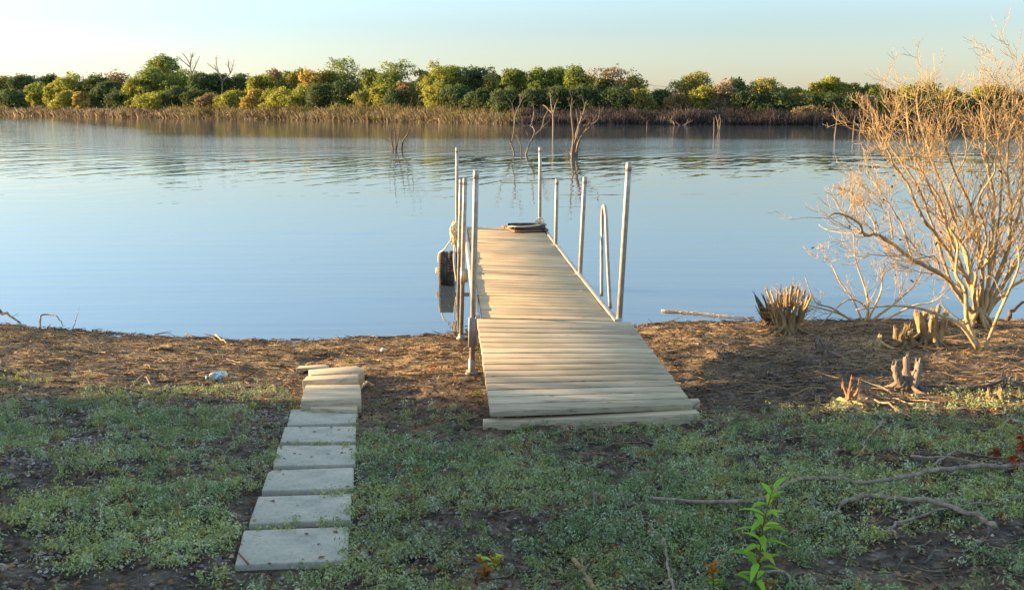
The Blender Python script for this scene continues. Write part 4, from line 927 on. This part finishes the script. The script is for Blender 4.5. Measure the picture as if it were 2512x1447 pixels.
# ------------------------------------------------------------------ far bank
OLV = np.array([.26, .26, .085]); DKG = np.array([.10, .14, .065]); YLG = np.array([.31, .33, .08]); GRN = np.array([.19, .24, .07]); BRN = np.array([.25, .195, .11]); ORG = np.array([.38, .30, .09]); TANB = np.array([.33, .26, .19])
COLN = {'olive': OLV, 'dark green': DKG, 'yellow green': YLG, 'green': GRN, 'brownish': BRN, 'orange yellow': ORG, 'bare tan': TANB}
def far_tree(px, top, hw, kind, off, dens=1.0, base=None, label=None, sparse=False, name=None, cat='tree', group='trees along the far bank'):
    # position: ground point behind the far shoreline on this pixel column
    u = (px - CX) / FPX; yy = 150.
    for _ in range(12): yy = zfar(u * (yy * math.cos(PITCH) + .5)) + off
    x = u * yy * .985; zb = float(zg0(x, yy)); H = max(2.0, at(px, top, yy)[2] - zb); W = max(.8, hw * yy / FPX)
    col = COLN[kind]; t_ = thing(name or 'tree', label, cat, (x, yy, zb), group)
    tm_ = MB(); tr = .05 + .016 * H; P = wander((x, yy, zb - .3), (rng.normal() * .08, 0, 1), H * .7, 6, .05, .1)
    tcol = np.array([.12, .10, .08]) if not kind.startswith('bare') else TANB
    tube(tm_, P, tr, tr * .4, sides=6, col=tcol)
    n0 = rng.integers(5, 8)
    for k in range(n0):
        i = rng.integers(1, 6); a_ = rng.uniform(0, 6.28); Q = wander(P[i], (math.cos(a_), math.sin(a_), .9), W * rng.uniform(.5, 1.0), 5, .12, .08); tube(tm_, Q, tr * .4, tr * .12, sides=4, col=tcol)
        if kind.startswith('bare') or sparse:
            for q in range(7): Q2 = wander(Q[rng.integers(1, 6)], rng.normal(size=3) * .7 + [0, 0, 1], W * .6, 4, .15, .1); tube(tm_, Q2, tr * .16, tr * .06, sides=3, col=tcol * 1.3)
    tm_.build('trunk', M_BARK, t_, smooth=True)
    m_ = MB(); W *= 1.22; nl = int(12 + 6 * H / W); bs_ = .10 * H
    lob = []
    for k in range(nl):
        tz = rng.uniform(.02, .90) if k > 2 else .84 - .14 * k; prof = math.sqrt(max(.05, 1 - ((tz - .5) / .56) ** 2)); a_ = rng.uniform(0, 6.28); q = rng.uniform(.25, .85) * prof if k else 0
        lr = W * rng.uniform(.36, .60) * (.65 + .35 * prof); lob.append((x + math.cos(a_) * W * q, yy + math.sin(a_) * W * q * .8, zb + H * tz * .96, lr, lr * rng.uniform(.7, 1.15)))
    topz = zb + H; NQ = int(8500 * dens * (0.45 if sparse else 1)); tot = sum(l[3] ** 2 for l in lob)
    ls = .00098 * yy
    for (lx, ly, lz, lr, lh) in lob:
        lz = min(lz, topz - lh * .9); n = max(30, int(NQ * lr * lr / tot)); d = rng.normal(size=(n, 3)); d /= np.linalg.norm(d, axis=1, keepdims=True); d[:, 2] = np.where(d[:, 2] < -.35, -d[:, 2], d[:, 2])
        rr = rng.uniform(.55, 1.08, n) ** .6; br = 1 + .75 * np.array(vnoise(d[:, 0] * 3.2 + lx, d[:, 2] * 3.2 + lz)) + .3 * rng.random(n) ** 6; cen = np.array([lx, ly, lz]) + d * (rr * br)[:, None] * np.array([lr, lr, lh])
        cl = col * (1 + .45 * rng.normal()) if False else col * rng.uniform(.8, 1.2); cv = cl[None] * rng.uniform(.65, 1.4, (n, 1)); cv = cv * (1 + rng.normal(size=(n, 3)) * .06)
        quads(m_, cen, d + rng.normal(size=(n, 3)) * .7, rng.uniform(.6, 1.25, n) * ls, np.clip(cv, .005, .8), .7)
    m_.build('crown', M_FOL, t_)
    return t_
TR = [ # px, top, halfwidth, kind, metres behind the shore, sparse, label
 (8, 193, 34, 'olive', 30, 0, 'low olive tree at the left frame edge on the far bank'),
 (42, 192, 26, 'brownish', 34, 1, 'thin brownish tree, second from the left frame edge'),
 (70, 186, 30, 'dark green', 24, 0, 'dark tree behind the first yellow green bushes at far left'),
 (100, 206, 24, 'yellow green', 12, 0, 'small yellow green tree in front of the dark tree at far left'),
 (137, 180, 24, 'dark green', 40, 0, 'dark rounded top showing behind the left yellow trees'),
 (142, 200, 22, 'yellow green', 12, 0, 'narrow yellow green tree just left of the brightest left one'),
 (186, 177, 34, 'yellow green', 16, 0, 'brightest yellow green tree of the left group'),
 (240, 190, 34, 'dark green', 20, 0, 'dark green tree right of the brightest left tree'),
 (206, 226, 16, 'orange yellow', 8, 0, 'small orange bush under the brightest left tree'),
 (297, 176, 34, 'brownish', 30, 1, 'rounded brownish tree standing alone above the left line'),
 (270, 205, 26, 'dark green', 18, 0, 'dark low tree in front of the rounded brownish one'),
 (345, 192, 28, 'yellow green', 14, 0, 'yellow olive tree at the left foot of the tall green tree'),
 (382, 165, 36, 'green', 18, 0, 'left shoulder tree of the tallest green clump'),
 (412, 139, 40, 'green', 26, 0, 'tallest full green tree on the left half of the far bank'),
 (462, 170, 38, 'green', 24, 0, 'green tree right of the tallest one, under the bare white tree'),
 (500, 176, 30, 'dark green', 18, 0, 'dark tree between the two bare crowns'),
 (382, 232, 30, 'yellow green', 7, 0, 'low yellow bushes before the tallest green tree'),
 (440, 215, 30, 'dark green', 12, 0, 'shaded dark tree below the tallest green clump'),
 (552, 184, 34, 'dark green', 24, 0, 'dark tree beneath the second bare crown'),
 (600, 182, 36, 'dark green', 30, 0, 'dark green tree left of the bright yellow row'),
 (520, 236, 28, 'brownish', 8, 0, 'low brownish bush below the second bare crown'),
 (575, 228, 34, 'yellow green', 8, 0, 'low golden green bush left of the bright yellow row'),
 (650, 180, 26, 'yellow green', 16, 0, 'bright yellow tree starting the yellow row left of centre'),
 (681, 165, 20, 'brownish', 26, 1, 'thin reddish brown crown rising behind the yellow row'),
 (716, 176, 28, 'green', 22, 0, 'green tree in the middle of the yellow row'),
 (745, 168, 26, 'olive', 22, 0, 'olive green feathery tree just left of the orange crown'),
 (775, 172, 30, 'orange yellow', 18, 0, 'orange yellow crown, the most orange on the far bank'),
 (806, 163, 26, 'green', 22, 0, 'feathery green tree between the orange crown and round tree'),
 (848, 143, 34, 'green', 24, 1, 'airy round green tree, tallest near the centre'),
 (690, 220, 36, 'yellow green', 8, 0, 'brightest low yellow green tree leaning over the brush'),
 (740, 215, 34, 'yellow green', 10, 0, 'yellow green tree right of the leaning low one'),
 (800, 210, 38, 'dark green', 10, 0, 'dark dense tree below the orange crown'),
 (852, 202, 30, 'dark green', 12, 0, 'dark dense tree below the airy round tree'),
 (915, 168, 26, 'green', 20, 0, 'green tree right of the sky gap near the centre'),
 (975, 151, 44, 'green', 22, 0, 'broad green tree left of the golden tree'),
 (1045, 168, 26, 'dark green', 22, 0, 'dark tree between the broad green and golden trees'),
 (940, 200, 22, 'yellow green', 10, 0, 'hanging yellow green tree in front of the broad green one'),
 (992, 192, 20, 'brownish', 10, 1, 'narrow brown tree in front of the broad green one'),
 (905, 220, 26, 'olive', 10, 0, 'low olive tree at the foot of the sky gap'),
 (1078, 157, 30, 'yellow green', 12, 0, 'golden yellow tree near the centre, brightest tall tree'),
 (1118, 158, 36, 'green', 18, 0, 'green tree merging with the golden tree on its right'),
 (1072, 205, 28, 'yellow green', 7, 0, 'hanging golden skirt tree below the golden tree'),
 (1178, 160, 32, 'dark green', 20, 0, 'dark tree right of the golden tree'),
 (1216, 182, 26, 'olive', 20, 0, 'lower olive tree behind the far left dock post'),
 (1262, 168, 28, 'green', 20, 0, 'green tree above the brown brush tip'),
 (1318, 165, 32, 'green', 20, 0, 'feathery green tree above the far right dock post'),
 (1366, 162, 28, 'green', 22, 0, 'feathery green tree, highest of the centre right row'),
 (1418, 166, 34, 'green', 20, 0, 'feathery green tree left of the brown crown'),
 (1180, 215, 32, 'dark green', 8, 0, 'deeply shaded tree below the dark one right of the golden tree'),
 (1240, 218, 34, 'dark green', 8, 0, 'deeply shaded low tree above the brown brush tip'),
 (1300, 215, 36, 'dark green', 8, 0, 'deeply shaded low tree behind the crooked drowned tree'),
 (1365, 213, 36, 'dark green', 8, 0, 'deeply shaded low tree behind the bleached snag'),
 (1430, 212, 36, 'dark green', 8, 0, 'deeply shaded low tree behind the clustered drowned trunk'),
 (1505, 158, 44, 'brownish', 18, 1, 'brown autumn crown, highest right of the dock'),
 (1556, 186, 26, 'olive', 18, 1, 'olive right flank tree of the brown autumn crown'),
 (1476, 184, 22, 'dark green', 16, 0, 'dark left flank tree of the brown autumn crown'),
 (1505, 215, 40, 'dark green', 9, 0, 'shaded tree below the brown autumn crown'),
 (1572, 222, 28, 'olive', 9, 0, 'low olive tree left of the low gap in the treeline'),
 (1625, 226, 34, 'dark green', 20, 0, 'low dark bushes filling the dip in the treeline'),
 (1690, 182, 42, 'olive', 20, 0, 'rounded golden olive tree right of the dip'),
 (1722, 212, 24, 'yellow green', 10, 0, 'yellow green tree in front of the rounded golden one'),
 (1655, 232, 26, 'brownish', 9, 0, 'brown bush left below the rounded golden tree'),
 (1770, 198, 24, 'bare tan', 10, 1, 'bare tan brown tree right of the rounded golden one'),
 (1800, 196, 32, 'dark green', 18, 0, 'dark tree behind the bare tan tree'),
 (1868, 196, 42, 'olive', 18, 0, 'wide olive tree in the middle of the right half'),
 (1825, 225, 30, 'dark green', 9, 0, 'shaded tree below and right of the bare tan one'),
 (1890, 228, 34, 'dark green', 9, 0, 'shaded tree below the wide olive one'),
 (1950, 214, 28, 'olive', 18, 0, 'lower olive tree right of the wide one'),
 (1992, 204, 20, 'yellow green', 16, 0, 'slim pale yellow tree on the right half'),
 (2036, 188, 26, 'yellow green', 18, 0, 'pointed yellow green tree, highest on the right half'),
 (2076, 208, 30, 'olive', 18, 0, 'olive tree right of the pointed one'),
 (2122, 210, 30, 'green', 18, 0, 'windswept green tree right of the pointed one'),
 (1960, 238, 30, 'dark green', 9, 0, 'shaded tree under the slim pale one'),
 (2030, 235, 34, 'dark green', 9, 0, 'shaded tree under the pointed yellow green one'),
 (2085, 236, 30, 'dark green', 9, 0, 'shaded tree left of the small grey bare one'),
 (2127, 234, 16, 'bare tan', 7, 1, 'small grey bare tree in front of the right green trees'),
 (1985, 268, 34, 'brownish', 5, 0, 'low orange brown bush at the right waterline'),
 (2172, 222, 26, 'dark green', 16, 0, 'dark tree behind the left twigs of the large shrub'),
 (2240, 207, 42, 'olive', 18, 0, 'rounded olive tree seen through the large shrub'),
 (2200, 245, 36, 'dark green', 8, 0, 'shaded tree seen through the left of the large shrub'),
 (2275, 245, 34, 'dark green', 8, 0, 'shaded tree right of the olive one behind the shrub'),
 (2322, 220, 28, 'olive', 16, 0, 'small rounded tree seen through the shrub twigs'),
 (2375, 240, 28, 'dark green', 12, 0, 'low dark tree behind the dense part of the shrub'),
 (2415, 213, 34, 'yellow green', 14, 0, 'golden rounded tree behind the dense part of the shrub'),
 (2470, 232, 34, 'brownish', 14, 0, 'brown tree near the right frame edge'),
 (2530, 232, 40, 'dark green', 14, 0, 'dark tree cut by the right frame edge'),
 (40, 228, 34, 'dark green', 14, 0, 'low dark trees in front at the left frame edge'),
 (165, 228, 26, 'yellow green', 7, 0, 'low yellow bush below the brightest left tree'),
 (312, 225, 34, 'dark green', 12, 0, 'dark low tree below the rounded brownish tree'),
 (490, 222, 30, 'dark green', 12, 0, 'dark low tree below the gap between bare crowns'),
 (630, 225, 26, 'orange yellow', 9, 0, 'small orange green bush at the foot of the yellow row'),
 (985, 225, 34, 'dark green', 9, 0, 'dark hollow tree behind the fan shaped drowned tree'),
 (1130, 212, 32, 'dark green', 8, 0, 'dark green lower tree right of the golden skirt')]
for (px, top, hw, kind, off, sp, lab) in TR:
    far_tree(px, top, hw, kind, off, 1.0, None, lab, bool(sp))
# the wood behind the first rows of trees, one dark mass
tp_ = sorted([(t_[0], t_[1]) for t_ in TR if t_[1] < 212]); n = 70000; u = rng.uniform((-160 - CX) / FPX, (2700 - CX) / FPX, n); off = rng.uniform(34, 60, n); yy = np.full(n, 150.)
for _ in range(12): yy = zfar(u * yy) + off
x = u * yy; px_ = u * FPX + CX; tpx = np.interp(px_, [-200] + [a for a, b in tp_] + [2600], [200] + [b + 22 for a, b in tp_] + [235]); tpx = np.maximum(tpx, np.interp(px_, [0, 400, 900, 1500, 2512], [198, 188, 182, 198, 228])); tpx = np.where((px_ > 1575) & (px_ < 1660), 232, tpx)
Ht = CAMZ + (262 - tpx) * yy / FPX + .9 * vnoise(x / 2.2, yy / 3) - 1.2; zz = Ht * rng.random(n) ** .55
mb = MB(); cc = np.array([.11, .14, .065])[None] * rng.uniform(.6, 1.5, (n, 1)) * (1 + .5 * vnoise(x / 5, yy / 9))[:, None] * np.array([1, 1, 1]); quads(mb, np.stack([x, yy, zz + 1], 1), rng.normal(size=(n, 3)) + [0, -.5, .4], .0017 * yy * rng.uniform(.6, 1.3, n), cc, .8)
set_props(mb.build('far_wood', M_FOL), 'dark wood filling the space behind the trees of the far bank', 'wood', kind='stuff')
# bare pale crowns
def bare(label, px, base_off, traces, r=2.2):
    u = (px - CX) / FPX; yy = 150.
    for _ in range(12): yy = zfar(u * yy) + base_off
    b0 = at(px, 283, yy); b0[2] = float(zg0(b0[0], yy)); t_ = thing('bare_tree', label, 'tree', b0, 'trees along the far bank'); m_ = MB(); rr = r * yy / FPX
    tube(m_, smooth_pts([b0] + [at(*traces[0][0], yy)], 1), rr, rr * .8, sides=6, col=TANB)
    for pts in traces:
        P = smooth_pts(pxline(pts, yy, .2), 3); tube(m_, P, rr * .8, rr * .25, sides=5, col=TANB * 1.2); L = np.linalg.norm(np.diff(P, axis=0), axis=1).sum(); sprout(m_, P, L * .6, rr * .5, 2, TANB * 1.2, .1, .1, (6, 4), .7, None, (4, 3, 3, 3))
    m_.build('trunk', M_BARK, t_, smooth=True)
bare('bleached bare tree crown rising right of the tallest green tree', 468, 20, [[(470, 185), (466, 160), (455, 140), (445, 130)], [(466, 160), (470, 140), (474, 128)], [(470, 185), (480, 160), (490, 138)], [(466, 165), (450, 152), (438, 140)]])
bare('second thinner bare crown with a few leaves, right of the bleached one', 545, 20, [[(545, 200), (535, 178), (520, 165), (508, 155)], [(545, 200), (565, 180), (570, 165), (574, 148)], [(540, 190), (532, 165), (530, 142)], [(565, 180), (560, 160), (560, 145)]])

# brush thickets along the far waterline
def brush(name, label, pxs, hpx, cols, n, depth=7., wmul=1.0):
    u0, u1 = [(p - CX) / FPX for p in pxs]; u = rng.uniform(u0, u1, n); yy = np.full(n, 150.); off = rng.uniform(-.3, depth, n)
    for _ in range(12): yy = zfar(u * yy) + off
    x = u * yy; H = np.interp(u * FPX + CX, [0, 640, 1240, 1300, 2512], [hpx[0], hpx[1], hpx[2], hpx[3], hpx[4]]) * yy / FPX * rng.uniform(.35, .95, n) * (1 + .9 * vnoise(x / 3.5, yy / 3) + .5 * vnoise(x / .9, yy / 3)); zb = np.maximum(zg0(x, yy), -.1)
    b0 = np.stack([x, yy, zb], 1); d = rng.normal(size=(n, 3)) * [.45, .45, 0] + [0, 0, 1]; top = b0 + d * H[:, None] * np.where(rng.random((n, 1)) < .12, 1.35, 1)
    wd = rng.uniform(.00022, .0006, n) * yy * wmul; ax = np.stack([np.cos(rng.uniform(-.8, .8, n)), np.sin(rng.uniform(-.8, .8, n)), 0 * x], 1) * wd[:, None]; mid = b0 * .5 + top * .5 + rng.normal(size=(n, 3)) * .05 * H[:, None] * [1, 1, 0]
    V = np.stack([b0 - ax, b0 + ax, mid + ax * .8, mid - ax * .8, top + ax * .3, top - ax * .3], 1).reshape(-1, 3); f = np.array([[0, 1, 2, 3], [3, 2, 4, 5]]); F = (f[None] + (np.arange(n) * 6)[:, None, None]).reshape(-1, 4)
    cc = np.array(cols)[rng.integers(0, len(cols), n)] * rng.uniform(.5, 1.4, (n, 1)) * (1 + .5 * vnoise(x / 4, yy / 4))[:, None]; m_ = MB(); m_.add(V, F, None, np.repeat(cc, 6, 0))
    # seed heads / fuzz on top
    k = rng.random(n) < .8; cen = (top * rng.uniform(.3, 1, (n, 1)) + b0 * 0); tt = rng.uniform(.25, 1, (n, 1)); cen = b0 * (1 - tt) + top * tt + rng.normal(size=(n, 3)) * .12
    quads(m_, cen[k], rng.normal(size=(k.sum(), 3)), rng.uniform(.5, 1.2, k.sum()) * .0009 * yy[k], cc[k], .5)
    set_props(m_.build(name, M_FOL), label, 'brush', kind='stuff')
brush('brush_thicket', 'brown sunlit brush thicket along the far waterline', (-120, 1285), (14, 18, 23, 22, 22), [(.26, .215, .165), (.17, .15, .12), (.42, .34, .26), (.09, .085, .07), (.20, .18, .09)], 60000, wmul=.9)
brush('painted_shade_thicket', 'brush thicket with shade painted in grey purple along the right far waterline', (1275, 2640), (22, 22, 26, 26, 22), [(.10, .085, .095), (.06, .055, .06), (.15, .12, .12), (.05, .06, .05)], 48000, wmul=.9)  # shaded stretch of the brush; its shade is put into the grey purple colours
brush('golden_weeds', 'golden weeds growing behind the brown thicket', (420, 1280), (18, 24, 31, 30, 30), [(.26, .20, .08), (.20, .20, .07), (.25, .19, .12), (.13, .15, .06)], 9000, 9., 1.0)
# distant utility poles and wire
def pole(label, px, top, Y, arm=True):
    T = at(px, top, Y); m_ = thing('utility_pole', label, 'pole', (T[0], Y, 2.0)); a_ = MB(); tube(a_, [(T[0], Y, 1.5), T], .16, .12, sides=8); a_.build('pole_shaft', M_POLE, m_)
    if arm:
        a_ = MB(); box(a_, T - [0, 0, .5], (1.1, 0, 0), (0, .06, 0), (0, 0, .07)); a_.build('cross_arm', M_POLE, m_)
    return T
Y_ = 330
P1 = pole('distant utility pole above the far left trees', 41, 178, 420); P2 = pole('distant utility pole in the dip of the treeline', 1590, 205, Y_); P3 = pole('distant utility pole above the right trees', 2166, 210, Y_)
wr = MB()
for dx in (-.9, .9):
    t = np.linspace(0, 1, 14)[:, None]; a_ = P2 + [dx, 0, -.5]; b_ = P3 + [dx, 0, -.5]; P = a_ * (1 - t) + b_ * t; P[:, 2] -= 2.2 * (4 * t * (1 - t))[:, 0]; tube(wr, P, .03, sides=4)
set_props(wr.build('power_line', M_POLE, origin=P2), 'thin power wires strung between the two right utility poles', 'wire')

# ------------------------------------------------------------------ unseen trees added on our own bank at left to shade the foreground
def added_shade_tree(x, y, H, W, n, size, label, gap=0.0):
    zb = float(zg0(x, y)); t_ = thing('tree', label, 'tree', (x, y, zb), 'unseen trees added on the near bank for shade'); m_ = MB(); P = wander((x, y, zb - .2), (0, 0, 1), H * .75, 7, .05, .1); tube(m_, P, .16, .06, sides=8, col=np.array([.13, .1, .08]))  # unseen tree, added to shade the foreground
    for k in range(10): i = rng.integers(2, 7); a_ = rng.uniform(0, 6.28); tube(m_, wander(P[i], (math.cos(a_), math.sin(a_), .6), W * .8, 5, .1, .06), .05, .015, sides=5, col=np.array([.13, .1, .08]))
    m_.build('trunk', M_BARK, t_, smooth=True); m_ = MB(); d = rng.normal(size=(n, 3)); d /= np.linalg.norm(d, axis=1, keepdims=True); r_ = rng.uniform(.2, 1, n) ** .5; c_ = np.array([x, y, zb + H * .53])
    cen = c_ + d * r_[:, None] * [W, W, H * .5] * (1 + .4 * vnoise(d[:, 0] * 4 + x, d[:, 1] * 4 + d[:, 2] * 3))[:, None]
    quads(m_, cen, rng.normal(size=(n, 3)), rng.uniform(.6, 1.2, n) * size, GRN[None] * rng.uniform(.7, 1.3, (n, 1)), .8); m_.build('crown', M_FOL, t_)
for k, yb in enumerate([-7.4, -3.9, -.4, 3.1, 6.2, 9.0]):
    added_shade_tree(-17 + rng.uniform(-.8, .8), yb, 8.5 if k < 5 else 7, 2.6 if k < 5 else 1.9, 9000 if k < 5 else 4500, .18, ['first', 'second', 'third', 'fourth', 'fifth', 'sixth'][k] + ' leafy tree from behind the viewer in the unseen row added for shade at left')

# unseen dry stalks added past the left frame edge to streak the mud with shadow
n = 2600; y = rng.uniform(7.8, 12.6, n); x = -8.6 - rng.uniform(0, 1.6, n) - .12 * (y - 8); k = rng.random(n) < np.clip(.45 + 1.5 * fbm(y / .35, x / 2, 2), 0, 1); x, y = x[k], y[k]; n = len(x)
b0 = np.stack([x, y, zg0(x, y) - .05], 1); hh = rng.uniform(.15, 1.15, n) ** 1.3; top = b0 + (rng.normal(size=(n, 3)) * [.2, .2, 0] + [0, 0, 1]) * hh[:, None]; ax = rng.normal(size=(n, 3)) * [1, 1, 0]; ax = ax / np.linalg.norm(ax, axis=1, keepdims=True) * rng.uniform(.006, .02, (n, 1))
mb = MB(); mb.add(np.stack([b0 - ax, b0 + ax, top + ax * .3, top - ax * .3], 1).reshape(-1, 3), np.arange(n * 4).reshape(-1, 4), None, np.repeat(TAN[None] * rng.uniform(.5, 1.1, (n, 1)), 4, 0))
set_props(mb.build('added_shade_stalks', M_FOL), 'unseen dry stalks added on the near bank for streaky shade', 'stalks', kind='stuff')
